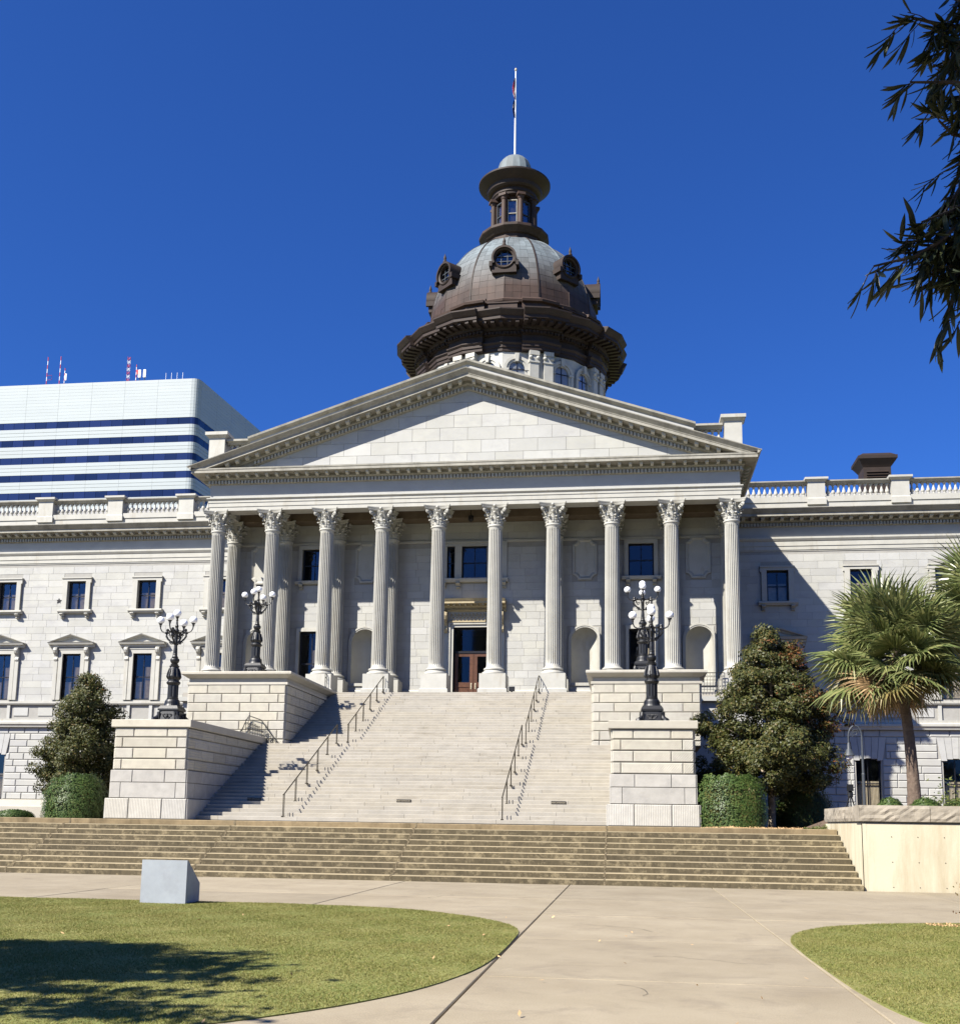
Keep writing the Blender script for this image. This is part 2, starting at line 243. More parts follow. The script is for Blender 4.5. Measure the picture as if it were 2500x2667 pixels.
# ------------------------------------------------------------------ helpers
class MB:
    def __init__(s): s.v = []; s.f = []
    def add(s, vs, fs, T=None):
        n = len(s.v)
        s.v += [tuple(T @ Vector(p)) for p in vs] if T is not None else [tuple(p) for p in vs]
        s.f += [tuple(i+n for i in f) for f in fs]
    def poly(s, pts, T=None): s.add(pts, [tuple(range(len(pts)))], T)
    def box(s, x0, x1, y0, y1, z0, z1, T=None):
        s.add([(x0, y0, z0), (x1, y0, z0), (x1, y1, z0), (x0, y1, z0), (x0, y0, z1), (x1, y0, z1), (x1, y1, z1), (x0, y1, z1)],
              [(0, 3, 2, 1), (4, 5, 6, 7), (0, 1, 5, 4), (1, 2, 6, 5), (2, 3, 7, 6), (3, 0, 4, 7)], T)
    def frustum(s, b, t, T=None):   # b, t: (x0,x1,y0,y1,z)
        x0, x1, y0, y1, z = b; a0, a1, c0, c1, zt = t
        s.add([(x0, y0, z), (x1, y0, z), (x1, y1, z), (x0, y1, z), (a0, c0, zt), (a1, c0, zt), (a1, c1, zt), (a0, c1, zt)],
              [(0, 3, 2, 1), (4, 5, 6, 7), (0, 1, 5, 4), (1, 2, 6, 5), (2, 3, 7, 6), (3, 0, 4, 7)], T)
    def stone(s, x0, x1, z0, z1, d, c, T=None):
        """a block whose face looks to -Y, back at y=0, face at y=-d with a chamfer c"""
        v = []
        for (a, y) in ((0, 0), (0, -d+c), (c, -d)):
            v += [(x0+a, y, z0+a), (x1-a, y, z0+a), (x1-a, y, z1-a), (x0+a, y, z1-a)]
        f = []
        for k in (0, 4):
            for i in range(4): j = (i+1) % 4; f.append((k+i, k+j, k+4+j, k+4+i))
        f.append((8, 9, 10, 11)); s.add(v, f, T)
    def lathe(s, prof, n=24, c=(0, 0), T=None, cap=True, a0=0):
        vs = []; fs = []; m = len(prof)
        for i in range(n):
            a = a0+2*pi*i/n
            for r, z in prof: vs.append((c[0]+r*math.cos(a), c[1]+r*math.sin(a), z))
        for i in range(n):
            j = (i+1) % n
            for k in range(m-1): fs.append((i*m+k, j*m+k, j*m+k+1, i*m+k+1))
        if cap:
            fs.append(tuple(i*m for i in reversed(range(n)))); fs.append(tuple(i*m+m-1 for i in range(n)))
        s.add(vs, fs, T)
    def tube(s, pts, r, n=8, T=None, cap=True):
        pts = [Vector(p) for p in pts]; m = len(pts); rs = r if isinstance(r, (list, tuple)) else [r]*m
        vs = []; fs = []; ref = None
        for k, p in enumerate(pts):
            t = (pts[min(k+1, m-1)]-pts[max(k-1, 0)]).normalized()
            if ref is None:
                ref = Vector((0, 0, 1)) if abs(t.z) < .9 else Vector((1, 0, 0))
            u = (ref-t*ref.dot(t)).normalized(); w_ = t.cross(u); ref = u
            for i in range(n):
                a = 2*pi*i/n; vs.append(p+(u*math.cos(a)+w_*math.sin(a))*rs[k])
        for k in range(m-1):
            for i in range(n):
                j = (i+1) % n; fs.append((k*n+i, k*n+j, (k+1)*n+j, (k+1)*n+i))
        if cap: fs.append(tuple(reversed(range(n)))); fs.append(tuple((m-1)*n+i for i in range(n)))
        s.add(vs, fs, T)
    def ball(s, c, r, n=12, T=None, sz=1):
        s.lathe([(max(1e-4, r*math.sin(pi*k/n)), c[2]-r*sz*math.cos(pi*k/n)) for k in range(n+1)], n*2, (c[0], c[1]), T, cap=False)
    def prism(s, poly, a0, a1, axis='y', T=None):
        """poly of 2-D points extruded along an axis: axis y -> poly is (x,z); axis x -> (y,z); axis z -> (x,y)"""
        n = len(poly)
        def P(p, a): return {'y': (p[0], a, p[1]), 'x': (a, p[0], p[1]), 'z': (p[0], p[1], a)}[axis]
        vs = [P(p, a0) for p in poly]+[P(p, a1) for p in poly]
        fs = [tuple(range(n)), tuple(range(2*n-1, n-1, -1))]+[(i, (i+1) % n, n+(i+1) % n, n+i) for i in range(n)]
        s.add(vs, fs, T)
    def loft(s, rings, T=None, closed=True, cap=False):
        n = len(rings[0]); vs = [p for r in rings for p in r]; fs = []
        for k in range(len(rings)-1):
            for i in range(n if closed else n-1):
                j = (i+1) % n; fs.append((k*n+i, k*n+j, (k+1)*n+j, (k+1)*n+i))
        if cap: fs.append(tuple(reversed(range(n)))); fs.append(tuple((len(rings)-1)*n+i for i in range(n)))
        s.add(vs, fs, T)
    def sweep(s, prof, path, side=1, cap=True, T=None):
        """profile of (outward offset, z) along a plan path with mitred corners; side=+1 puts outward to the right of travel"""
        P = [Vector((p[0], p[1])) for p in path]; rings = []
        def nrm(a, b): d = (b-a).normalized(); return Vector((d.y, -d.x))*side
        for i, p in enumerate(P):
            if i == 0: o = nrm(P[0], P[1])
            elif i == len(P)-1: o = nrm(P[-2], P[-1])
            else:
                a = nrm(P[i-1], p); b = nrm(p, P[i+1]); o = (a+b); o = o/(o.dot(a))
            rings.append([(p.x+o.x*q, p.y+o.y*q, z) for q, z in prof])
        s.loft(rings, T, closed=True, cap=cap)
    def mesh(s, name, m, smooth=False):
        me = bpy.data.meshes.new(name); me.from_pydata(s.v, [], s.f); me.materials.append(m); me.update()
        if smooth is True: me.shade_smooth()
        elif smooth: me.shade_smooth(); me.set_sharp_from_angle(angle=R(smooth))
        return me
    def build(s, name, m, parent=None, smooth=False, loc=(0, 0, 0)):
        return link(name, s.mesh(name, m, smooth), parent, loc)
def link(name, me, parent=None, loc=(0, 0, 0), rot=(0, 0, 0), sc=(1, 1, 1)):
    o = bpy.data.objects.new(name, me); COL.objects.link(o); o.location = loc; o.rotation_euler = rot; o.scale = sc
    if parent is not None: o.parent = parent
    return o
def tag(o, label=None, cat=None, group=None, kind=None):
    if label: o['label'] = label
    if cat: o['category'] = cat
    if group: o['group'] = group
    if kind: o['kind'] = kind
    return o
def thing(name, label, cat, loc=(0, 0, 0), rz=0, group=None):
    o = bpy.data.objects.new(name, None); COL.objects.link(o); o.location = loc; o.rotation_euler = (0, 0, rz); o.empty_display_size = .3
    return tag(o, label, cat, group)
def copy_tree(o, parent=None):
    c = o.copy(); COL.objects.link(c); c.parent = parent
    for ch in list(o.children): copy_tree(ch, c)
    return c
def TX(x=0, y=0, z=0, rz=0): return Matrix.Translation((x, y, z)) @ Matrix.Rotation(rz, 4, 'Z')
def np_mesh(name, V, per, m):
    """V: (n*per,3) numpy vertices of n separate polygons with per corners"""
    n = len(V)//per; me = bpy.data.meshes.new(name); me.vertices.add(len(V)); me.vertices.foreach_set('co', np.ascontiguousarray(V, dtype=np.float32).ravel())
    me.loops.add(len(V)); me.loops.foreach_set('vertex_index', np.arange(len(V), dtype=np.int32))
    me.polygons.add(n); me.polygons.foreach_set('loop_start', np.arange(0, n*per, per, dtype=np.int32))
    me.materials.append(m); me.update(calc_edges=True); return me
# ------------------------------------------------------------------ ground, terrace, plaza
def structure(o): return tag(o, kind='structure')
g = MB(); g.poly([(-2500, -2500, -.10), (2500, -2500, -.10), (2500, 2500, -.10), (-2500, 2500, -.10)])
structure(g.build('ground', M['lawn']))
plaza = structure(MB().build('plaza', M['soil']) if False else bpy.data.objects.new('plaza', None)); COL.objects.link(plaza)
xe = [-44, -38.2, -32.3, -26.4, -20.5, -14.6, -8.65, -2.75, 3.2, 7.85, 11.72, 17.0, 22.9, 28.8, 34.7, 40.6]
ye = [-31.9, -38.0, -42.3, -46.6, -50.75, -54.9, -59.1, -63.3, -67.5, -71.7, -75.9]
bed = MB(); bed.poly([(-44, -76, -.035), (41, -76, -.035), (41, -31.8, -.035), (-44, -31.8, -.035)]); bed.build('joint_bed', M['soil'], plaza)
for i in range(len(xe)-1):
    for j in range(len(ye)-1):
        if j > 1 and not (-12 < xe[i] < 20): continue
        b = MB(); gx = .009; x0, x1, y0, y1 = xe[i]+gx, xe[i+1]-gx, ye[j+1]+.006, ye[j]-.006; c = .012; dz = random.uniform(-.003, .003)
        b.frustum((x0, x1, y0, y1, -.08), (x0, x1, y0, y1, -c+dz)); b.frustum((x0, x1, y0, y1, -c+dz), (x0+c, x1-c, y0+c, y1-c, dz))
        b.build('slab', M['concrete'], plaza)
rc = random.Random(4)
for x0, y0, a, n in ((8.6, -44.2, .3, 16), (10.9, -49.0, 2.4, 14), (5.0, -37.2, .2, 18), (13.6, -37.0, 2.9, 15), (9.6, -51.8, 1.2, 9), (0.4, -35.0, 1.0, 14)):
    b = MB(); p = Vector((x0, y0)); L_ = []      # hairline cracks in the slabs
    for k in range(n):
        d = Vector((math.cos(a), math.sin(a))); q = Vector((-d.y, d.x))*rc.uniform(.002, .005); L_.append(((p-q).to_tuple()+(.0052,), (p+q).to_tuple()+(.0052,))); a += rc.uniform(-.55, .55); p = p+d*rc.uniform(.07, .16)
    b.loft([[u, v] for u, v in L_], closed=False); b.build('crack', M['interior'], plaza)
# the two lawns between the walks, gently rounded corners
def lawn_outline(pts, n=8):
    out = []; m = len(pts)
    for i in range(m):
        p0, p1, p2, p3 = (Vector(pts[(i+k) % m]) for k in (-1, 0, 1, 2))
        for s in range(n):
            t = s/n; out.append(.5*((2*p1)+(p2-p0)*t+(2*p0-5*p1+4*p2-p3)*t*t+(3*p1-p0-3*p2+p3)*t**3))
    return [(p.x, p.y) for p in out]
LA = lawn_outline([(-14, -41.6), (-6, -41.55), (-1.6, -41.5), (1.2, -41.4), (3.4, -41.5), (5.2, -42.0), (6.5, -43.1), (7.35, -44.3), (7.76, -45.6), (7.83, -47.5), (7.80, -49.6), (7.62, -51.0), (7.25, -52.3), (6.6, -53.5), (5.6, -54.6), (3.8, -55.6), (.5, -56.2), (-6, -56.4), (-14, -56.4)])
LB = lawn_outline([(24, -42.1), (17.5, -42.05), (15.2, -42.1), (13.9, -42.6), (12.9, -43.4), (12.2, -44.5), (11.84, -45.9), (11.76, -47.5), (11.76, -49.6), (11.80, -51.2), (11.95, -52.6), (12.4, -53.9), (13.2, -55.0), (15, -55.9), (18, -56.3), (24, -56.4)])
def inside(P, poly):
    x, y = P[:, 0], P[:, 1]; c = np.zeros(len(P), bool); n = len(poly)
    for i in range(n):
        (x1, y1), (x2, y2) = poly[i], poly[(i+1) % n]
        if y1 == y2: continue
        k = ((y1 > y) != (y2 > y)) & (x < (x2-x1)*(y-y1)/(y2-y1)+x1); c ^= k
    return c
for nm, pl in (('lawn', LA), ('lawn', LB)):
    b = MB(); n = len(pl); b.add([(x, y, .014) for x, y in pl]+[(x, y, -.02) for x, y in pl], [tuple(range(n))]+[(i, (i+1) % n, n+(i+1) % n, n+i) for i in range(n)])
    structure(b.build(nm, M['lawn']))
# upper terrace behind the lower steps
t = MB(); t.box(-60, 15.7, -28.0, -18.25, -.09, 1.604); structure(t.build('terrace_paving', M['stair']))
t = MB(); t.box(-60, -8.6, -18.249, 40, -.09, 1.60); t.box(-8.6, 8.6, -18.249, 40, -.09, 1.55); t.box(8.6, 60, -18.249, 40, -.09, 1.60); t.box(15.701, 60, -26.9, -18.25, -.09, 1.602)
structure(t.build('terrace_ground', M['soil']))
# ------------------------------------------------------------------ the lower flight of old concrete steps
fs = thing('front_steps', 'wide flight of grimy brown concrete steps across the foot of the building', 'steps', (0, -32, 0))
SX = [-44, -38.7, -32.7, -26.8, -20.8, -14.8, -8.9, -3.2, 2.78, 8.8, 15.72]
for k in range(10):
    for i in range(len(SX)-1):
        x0, x1 = SX[i]+.004, SX[i+1]-.004; y0 = .4*k; y1 = y0+.42 if k < 9 else 4.2; z0, z1 = .162*k, .162*(k+1)
        if k == 9: z1 -= .0
        if k > 0: z0 += .002
        b = MB(); c = .018; dz = random.uniform(-.004, .004)
        b.add([(x0, y0+.01, z0), (x1, y0+.01, z0), (x1, y1, z0), (x0, y1, z0), (x0, y0, z1-c+dz), (x1, y0, z1-c+dz), (x0, y0+c, z1+dz), (x1, y0+c, z1+dz), (x1, y1, z1+dz), (x0, y1, z1+dz)],
              [(0, 1, 5, 4), (4, 5, 7, 6), (6, 7, 8, 9), (1, 2, 8, 7, 5), (3, 0, 4, 6, 9), (2, 3, 9, 8), (0, 3, 2, 1)])
        b.build('step', M['oldstep'] if k < 9 else M['topstep'], fs)
core = MB()
for k in range(10): core.box(-44, 15.70, .4*k+.03, 4.0, max(-.05, .162*k-.1), .162*(k+1)-.012)
core.build('step_core', M['oldstep'], fs)
for x in SX[1:-1]:      # pale patched joints between the pours
    jm = MB()
    for k in range(10):
        for q in range(3):
            w_ = random.uniform(.008, .035); xx = x+random.uniform(-.02, .02); jm.box(xx-w_, xx+w_, .4*k-.004, .4*k+.02, .162*k+.052*q+.004, .162*k+.052*(q+1))
        jm.box(x-.025, x+.025, .4*k-.003, .4*k+.4, .162*(k+1)-.02, .162*(k+1)+.008)
    jm.build('joint_mortar', M['paste'], fs)

# ------------------------------------------------------------------ the state house
H = thing('state_house', 'grey marble domed government building with a ten columned pedimented portico', 'building', (0, 0, 0))
SP = 3.4533; FLOOR = 9.12; ZA = 20.44; WY = 3.4; GY = 10.45; CX = 16.03
DIRT = M['marble_dirty']; MS = M['marble_smooth']
rest = MB(); rest_dent = MB(); n_stone = [0]
_sc = {}
def put_stone(x, z, w_, h, d, c, y, m='marble', single=True, T=None, par=None, kindname='stone'):
    if w_ < .06 or h < .06: return
    if single:
        key = (round(w_, 2), round(h, 3), d, c, m)
        if key not in _sc:
            b = MB(); b.stone(0, key[0], 0, h, d, c); _sc[key] = b.mesh('stone', M[m])
        o = link('stone', _sc[key], par or H, (0, 0, 0))
        P = Vector((x, y, z)); o.location = (T @ P) if T is not None else P
        if T is not None: o.rotation_euler = T.to_euler()
        if par is None: n_stone[0] += 1
    else:
        rest.stone(x, x+w_, z, z+h, d, c, (T or Matrix()) @ Matrix.Translation((0, y, 0)))
def courses(x0, x1, zs, holes, avg, gap=.009, jit=.3):
    out = []
    for k in range(len(zs)-1):
        z0, z1 = zs[k], zs[k+1]; iv = [(x0, x1)]
        for hx0, hx1, hz0, hz1 in holes:
            if min(z1, hz1)-max(z0, hz0) > .25*(z1-z0):
                iv = [q for a, b in iv for q in ((a, min(b, hx0)), (max(a, hx1), b)) if q[1]-q[0] > .05]
        off = random.uniform(0, avg) if jit > .2 else (avg/2 if k % 2 else 0)
        cuts = []; x = x0-off
        while x < x1: cuts.append(x); x += avg*random.uniform(1-jit, 1+jit) if jit > .2 else avg
        for a, b in iv:
            e = [a]+[c for c in cuts if a+.22 < c < b-.22]+[b]
            for i in range(len(e)-1): out.append((e[i]+gap/2, e[i+1]-gap/2, z0+gap/2, z1-gap/2))
    return out
def wall(x0, x1, z0, z1, holes, y, th, name='wall', T=None, m='mortar_pale'):
    xs = sorted({x0, x1}|{h for q in holes for h in q[:2]}); zs = sorted({z0, z1}|{h for q in holes for h in q[2:]}); b = MB()
    for i in range(len(xs)-1):
        for j in range(len(zs)-1):
            cx, cz = (xs[i]+xs[i+1])/2, (zs[j]+zs[j+1])/2
            if any(q[0] < cx < q[1] and q[2] < cz < q[3] for q in holes): continue
            b.box(xs[i], xs[i+1], y, y+th, zs[j], zs[j+1], T)
    return b.build(name, M[m], H)

# --- openings of the wings
WX = [19.45+5.38*k for k in range(5)]
UW = (16.53, 18.65, .71); LW = (9.96, 13.3, .70); BW = (2.86, 6.22, .78)
for sg in (-1, 1):
    holes = []
    for c in WX:
        x = sg*c
        holes += [(x-UW[2], x+UW[2], UW[0], UW[1]), (x-LW[2], x+LW[2], LW[0], LW[1]), (x-BW[2], x+BW[2], BW[0], BW[1])]
    xa, xb = (15.9, 46) if sg > 0 else (-46, -15.9)
    wall(xa, xb, 1.5, 20.0, holes, GY, .5)
    # ashlar above, rusticated basement below
    az = [9.86+.495*k for k in range(21)]
    sur = [(x-.36, x2+.36, z-.0, z2+.3) for x, x2, z, z2 in holes]
    for (a, b, z0, z1) in courses(xa, xb, az, sur, 1.35):
        vis = sg < 0 and -36.5 < a < -17 and z0 < 13.7
        put_stone(a, z0, b-a, z1-z0, .016, .005, GY, single=vis and n_stone[0] < 110)
    bz = [2.86+.467*k for k in range(12)]
    hb = [(x-.1, x2+.1, z, z2+.0) for x, x2, z, z2 in holes if z < 3]
    vx = [(sg*c-1.1, sg*c+1.1, 6.2, 7.55) for c in WX]
    for (a, b, z0, z1) in courses(xa, xb, bz, hb+vx, 1.35, gap=.02):
        vis = (-36.6 < a < -29 or 20.5 < a < 31)
        put_stone(a, z0, b-a, z1-z0, .085, .045, GY, 'marble', single=vis)
    # voussoirs over the basement windows
    for c in WX:
        x = sg*c
        for k in range(-2, 3):
            vb = MB()
            a0, a1 = x+k*.36-.17, x+k*.36+.17; t0, t1 = x+k*.46-.22, x+k*.46+.22; hb_ = 6.22-.035*k*k-.06
            vb.prism([(a0, hb_), (a1, hb_), (t1, 7.52), (t0, 7.52)], GY-.10, GY+.35); vb.build('voussoir', M['marble'], H)
    # plinth, water table, panelled band, string courses
    p = MB(); p.prism([(GY-.55, 1.5), (GY-.55, 2.35), (GY-.5, 2.45), (GY-.38, 2.80), (GY-.02, 2.86), (GY-.02, 1.5)], xa, xb, 'x'); p.build('plinth', M['granite'], H)
    p = MB(); p.prism([(GY-.05, 7.98), (GY-.30, 7.98), (GY-.34, 8.12), (GY-.42, 8.2), (GY-.42, 8.34), (GY-.2, 8.45), (GY-.2, 8.6), (GY-.05, 8.6)], xa, xb, 'x')
    p.prism([(GY-.02, 9.60), (GY-.16, 9.60), (GY-.22, 9.70), (GY-.22, 9.82), (GY-.02, 9.86)], xa, xb, 'x'); p.build('string_course', MS, H)
    p = MB()
    for c in WX:
        x = sg*c
        for q in (-1.75, 1.75):
            p.box(x+q-.55, x+q+.55, GY-.05, GY, 8.82, 9.40)
        p.box(x-.95, x-.72, GY-.12, GY, 8.6, 9.6); p.box(x+.72, x+.95, GY-.12, GY, 8.6, 9.6)
    p.build('panel', M['marble'], H)

# --- window kinds (part window > pane, surround, sill, bracket, curtain ...)
def sash_mesh(w2, z0, z1, cols, rows, fw=.09, bw=.045, d=.07, mid=True):
    b = MB(); h = z1-z0
    b.box(-w2, -w2+fw, 0, d, 0, h); b.box(w2-fw, w2, 0, d, 0, h); b.box(-w2+fw, w2-fw, 0, d, h-fw, h); b.box(-w2+fw, w2-fw, 0, d, 0, fw*1.2)
    for k in range(1, cols): x = -w2+2*w2*k/cols; b.box(x-bw/2, x+bw/2, .01, d-.005, fw*1.2, h-fw)
    for k in range(1, rows): z = h*k/rows; hh = bw*.8 if (mid and k*2 == rows) else bw/2; b.box(-w2+fw, w2-fw, .006, d-.01, z-hh, z+hh)
    return b
def pane_mesh(x0, x1, z0, z1):
    b = MB(); b.add([(x0, .045, z0), (x1, .045, z0), (x1, .045, z1), (x0, .045, z1)], [(0, 1, 2, 3)]); return b.mesh('pane', M['glass'])
def dark_box(w2, h, d0=.09, d1=1.3):
    b = MB(); b.add([(-w2, d0, 0), (w2, d0, 0), (w2, d0, h), (-w2, d0, h), (-w2, d1, 0), (w2, d1, 0), (w2, d1, h), (-w2, d1, h)], [(0, 1, 5, 4), (1, 2, 6, 5), (2, 3, 7, 6), (3, 0, 4, 7), (4, 5, 6, 7)]); return b
def curtain(w0, w1, z0, z1):
    b = MB(); n = 24
    f = [(w0+(w1-w0)*i/n, .15+.03*math.sin(i*2.1), z0) for i in range(n+1)]
    b.loft([f, [(x, y, z1) for x, y, z in f]], closed=False); return b
def make_window(name, w2, z0, z1, rows=2, cols=2, split=2, cur=((0.05, .95, .0, .45),)):
    h = z1-z0
    o = sash_mesh(w2, z0, z1, cols, rows).build(name, M['sash'], H)
    for i in range(cols):
        for j in range(split): link('pane', pane_mesh(-w2+2*w2*i/cols+.03, -w2+2*w2*(i+1)/cols-.03, h*j/split+.03, h*(j+1)/split-.03), o)
    dark_box(w2, h).build('recess', M['interior'], o)
    for a, b_, c0, c1 in cur: curtain(-w2+2*w2*a, -w2+2*w2*b_, h*c0+.02, h*c1).build('curtain', M['curtain'], o)
    return o
def bracket_mesh(name, w_, h, d, m=None):
    b = MB(); pr = [(0, 0), (-d*.35, .02*h), (-d*.5, .15*h), (-d*.32, .34*h), (-d*.5, .5*h), (-d*.85, .62*h), (-d, .8*h), (-d*.92, .94*h), (-d*.7, h), (0, h)]
    b.prism(pr, -w_/2, w_/2, 'x'); b.prism([(p[0]*1.06-.005, p[1]) for p in pr], -w_*.22, w_*.22, 'x'); return b.mesh(name, m or MS)
upper = make_window('window', UW[2], UW[0], UW[1], cur=((.10, .46, 0, .60), (.56, .92, 0, .60)))
s_ = MB(); h = UW[1]-UW[0]; a = .34
s_.prism([(-.71, 0), (-.71, h), (.71, h), (.71, 0), (.71+a, 0), (.71+a, h-.12), (.71+a+.08, h-.12), (.71+a+.08, h+.28), (-.71-a-.08, h+.28), (-.71-a-.08, h-.12), (-.71-a, h-.12), (-.71-a, 0)], -.36, .1)
s_.box(-.71-a-.10, .71+a+.10, -.42, -.20, h+.20, h+.30)
s_.prism([(-.71, 0), (-.71, h), (.71, h), (.71, 0), (.88, 0), (.88, h+.16), (-.88, h+.16), (-.88, 0)], -.33, -.1)
s_.build('surround', MS, upper)
q = MB(); q.prism([(.1, -.26), (-.40, -.26), (-.46, -.16), (-.52, -.14), (-.52, -.04), (-.46, 0), (.1, 0)], -1.28, 1.28, 'x'); q.build('sill', MS, upper)
bm_ = bracket_mesh('bracket', .24, .36, .38)
for sx in (-.95, .95): link('bracket', bm_, upper, (sx, -.20, -.62))
lower = make_window('window', LW[2], LW[0], LW[1], rows=2, cols=2, cur=((.55, .94, 0, .72), (.08, .42, 0, .4)))
s_ = MB(); h = LW[1]-LW[0]
s_.prism([(-.70, 0), (-.70, h), (.70, h), (.70, 0), (1.0, 0), (1.0, h+.42), (-1.0, h+.42), (-1.0, 0)], -.32, .1)
s_.box(-1.0, 1.0, -.36, -.25, h+.30, h+.42)
s_.build('surround', MS, lower)
s_ = MB(); s_.box(-1.32, -1.04, -.34, .1, 0, h+.02); s_.box(1.04, 1.32, -.34, .1, 0, h+.02); s_.build('pilaster', MS, lower)
q = MB(); zp = h+.74
q.prism([(.1, zp-.28), (-.40, zp-.28), (-.44, zp-.14), (-.58, zp-.1), (-.62, zp), (-.66, zp+.06), (.1, zp+.06)], -1.70, 1.70, 'x')
for sg in (-1, 1):
    P_ = lambda dz, y: [(sg*1.76, y, zp+.04+dz), (0, y, zp+.64+dz)]
    rings = [[(sg*1.76, y, zp+.05+dz*.4), (sg*.02*0, y, zp+.66+dz)] for y, dz in ((-.66, .0), (-.62, -.08), (-.44, -.14), (-.40, -.26), (.1, -.26), (.1, 0))]
    q.loft([[r[0] for r in rings], [r[1] for r in rings]], cap=True)
q.prism([(-1.5, zp), (1.5, zp), (0, zp+.5)], -.34, .1)
q.build('pediment', MS, lower)
bm2 = bracket_mesh('console', .26, 1.0, .42)
for sx in (-1.18, 1.18): link('console', bm2, lower, (sx, -.20, h-.56))
base_w = make_window('window', BW[2], BW[0], BW[1], rows=2, cols=2, cur=((.05, .48, 0, .55), (.52, .95, 0, .55)))
hd = MB(); h = BW[1]-BW[0]
n = 10; arc = [(-.78+1.56*i/n, h-.20+.20*(1-((i-n/2)/(n/2))**2)) for i in range(n+1)]
hd.prism(arc+[(.78, h+.02), (-.78, h+.02)], -.35, .0); hd.build('head', M['marble'], base_w)
q = MB(); q.box(-.9, .9, -.5, .1, -.14, -.003); q.build('sill', M['granite'], base_w)
first = True
for sg in (-1, 1):
    for c in WX:
        for proto, z, yy in ((upper, UW[0], GY+.17), (lower, LW[0], GY+.17), (base_w, BW[0], GY+.30)):
            o = proto if first else copy_tree(proto, H)
            o.location = (sg*c, yy, z)
        first = False
# --- wing entablature, cornice, balustrade
mod_x = MB(); mod_x.prism([(0, 0), (-.08, -.02), (-.22, -.07), (-.40, -.02), (-.48, 0), (-.50, .06), (-.50, .15), (0, .15)], -.11, .11, 'x'); mod_x.prism([(0, .1), (-.54, .1), (-.54, .15), (0, .15)], -.14, .14, 'x')
mod_me = mod_x.mesh('modillion', MS)
def baluster_mesh():
    b = MB(); b.box(-.12, .12, -.12, .12, 0, .09); b.box(-.11, .11, -.11, .11, .82, .90)
    b.lathe([(.10, .09), (.115, .13), (.07, .17), (.075, .21), (.125, .27), (.135, .34), (.11, .44), (.07, .56), (.055, .66), (.075, .69), (.06, .72), (.09, .78), (.10, .82)], 12, cap=False)
    return b.mesh('baluster', MS, 35)
bal_me = baluster_mesh()
n_bal = [0]
bal_rest = MB()
def put_bal(x, y, z):
    link('baluster', bal_me, H, (x, y, z)); n_bal[0] += 1
zc = 22.66
for sg in (-1, 1):
    xi, xo = sg*15.9, sg*46
    path = [(xi, GY), (xo, GY)]; sd = -sg*1
    side = 1 if sg < 0 else 1
    path = [(-46, GY), (-15.9, GY)] if sg < 0 else [(15.9, GY), (46, GY)]
    b = MB(); b.sweep([(-.3, 19.97), (.04, 19.97), (.04, 20.06), (.08, 20.06), (.08, 20.32), (.12, 20.32), (.12, 20.64), (.16, 20.66), (.24, 20.80), (.24, 20.92), (.1, 20.93), (-.3, 20.93)], path, 1); b.build('architrave', MS, H)
    b = MB(); b.sweep([(-.3, 20.93), (.06, 20.93), (.06, 21.62), (-.3, 21.62)], path, 1); b.build('frieze', M['marble'], H)
    b = MB(); b.sweep([(-.3, 21.62), (.10, 21.62), (.16, 21.66), (.16, 21.90), (.30, 21.92), (.36, 22.0), (.36, 22.15), (1.02, 22.16), (1.02, 22.33), (1.06, 22.36), (1.10, 22.40), (1.30, 22.62), (1.30, zc), (-.3, zc+.1)], path, 1); b.build('cornice', DIRT, H)
    xs0, xs1 = (path[0][0], path[1][0])
    x = xs0+.2
    while x < xs1-.1: rest_dent.box(x, x+.125, GY-.27, GY-.15, 21.67, 21.88); x += .21
    k = 0; x = xs0+.3 if sg < 0 else xs0+1.35
    while x < (xs1-1.2 if sg < 0 else xs1):
        if -37 < x < 33: link('modillion', mod_me, H, (x, GY-.30, 22.02))
        x += .635
    # balustrade
    b = MB(); b.box(xs0, xs1, GY-.28, GY+.35, zc+.05, 23.28); b.box(xs0, xs1, GY-.34, GY+.40, 23.28, 23.64); b.build('balustrade_plinth', MS, H)
    b = MB(); b.prism([(GY-.20, 24.54), (GY-.24, 24.60), (GY-.30, 24.66), (GY-.34, 24.70), (GY-.34, 24.78), (GY+.34, 24.82), (GY+.34, 24.66), (GY+.2, 24.54)], xs0, xs1, 'x'); b.build('balustrade_rail', DIRT, H)
    pm = MB(); pm.box(-.56, .56, -.40, .42, 0, 1.56); pm.box(-.62, .62, -.46, .46, 0, .40); pm.frustum((-.62, .62, -.46, .46, .40), (-.56, .56, -.40, .42, .48)); pm.frustum((-.56, .56, -.40, .42, 1.56), (-.74, .74, -.58, .58, 1.72)); pm.box(-.76, .76, -.60, .60, 1.72, 1.86)
    pme = pm.mesh('balustrade_pedestal', MS)
    px = [sg*(22.13+5.42*k) for k in range(5)]+[sg*16.9]
    for c in px:
        if abs(c) > 17: link('balustrade_pedestal', pme, H, (c, GY, 23.07))
    ps = sorted(px)
    for i in range(len(ps)-1):
        a_, b_ = ps[i]+.62, ps[i+1]-.62
        if abs(a_) > 37 and abs(b_) > 37: continue
        nb = int(round((b_-a_)/.355)); 
        for k in range(nb): put_bal(a_+(b_-a_)*(k+.5)/nb, GY, 23.64)
# body and roofs behind
b = MB(); b.box(-46, 46, GY+2.0, 40, 1.5, 22.6); b.box(-46, 46, GY+.5, GY+2.0, 19.9, 22.6); b.build('main_block', M['marble'], H)
b = MB(); b.loft([[(-46, GY+.8, 22.8), (46, GY+.8, 22.8), (46, 40, 22.8), (-46, 40, 22.8)], [(-44, GY+5, 25.5), (44, GY+5, 25.5), (44, 36, 25.5), (-44, 36, 25.5)]], cap=True); b.build('roof', M['roofmetal'], H)
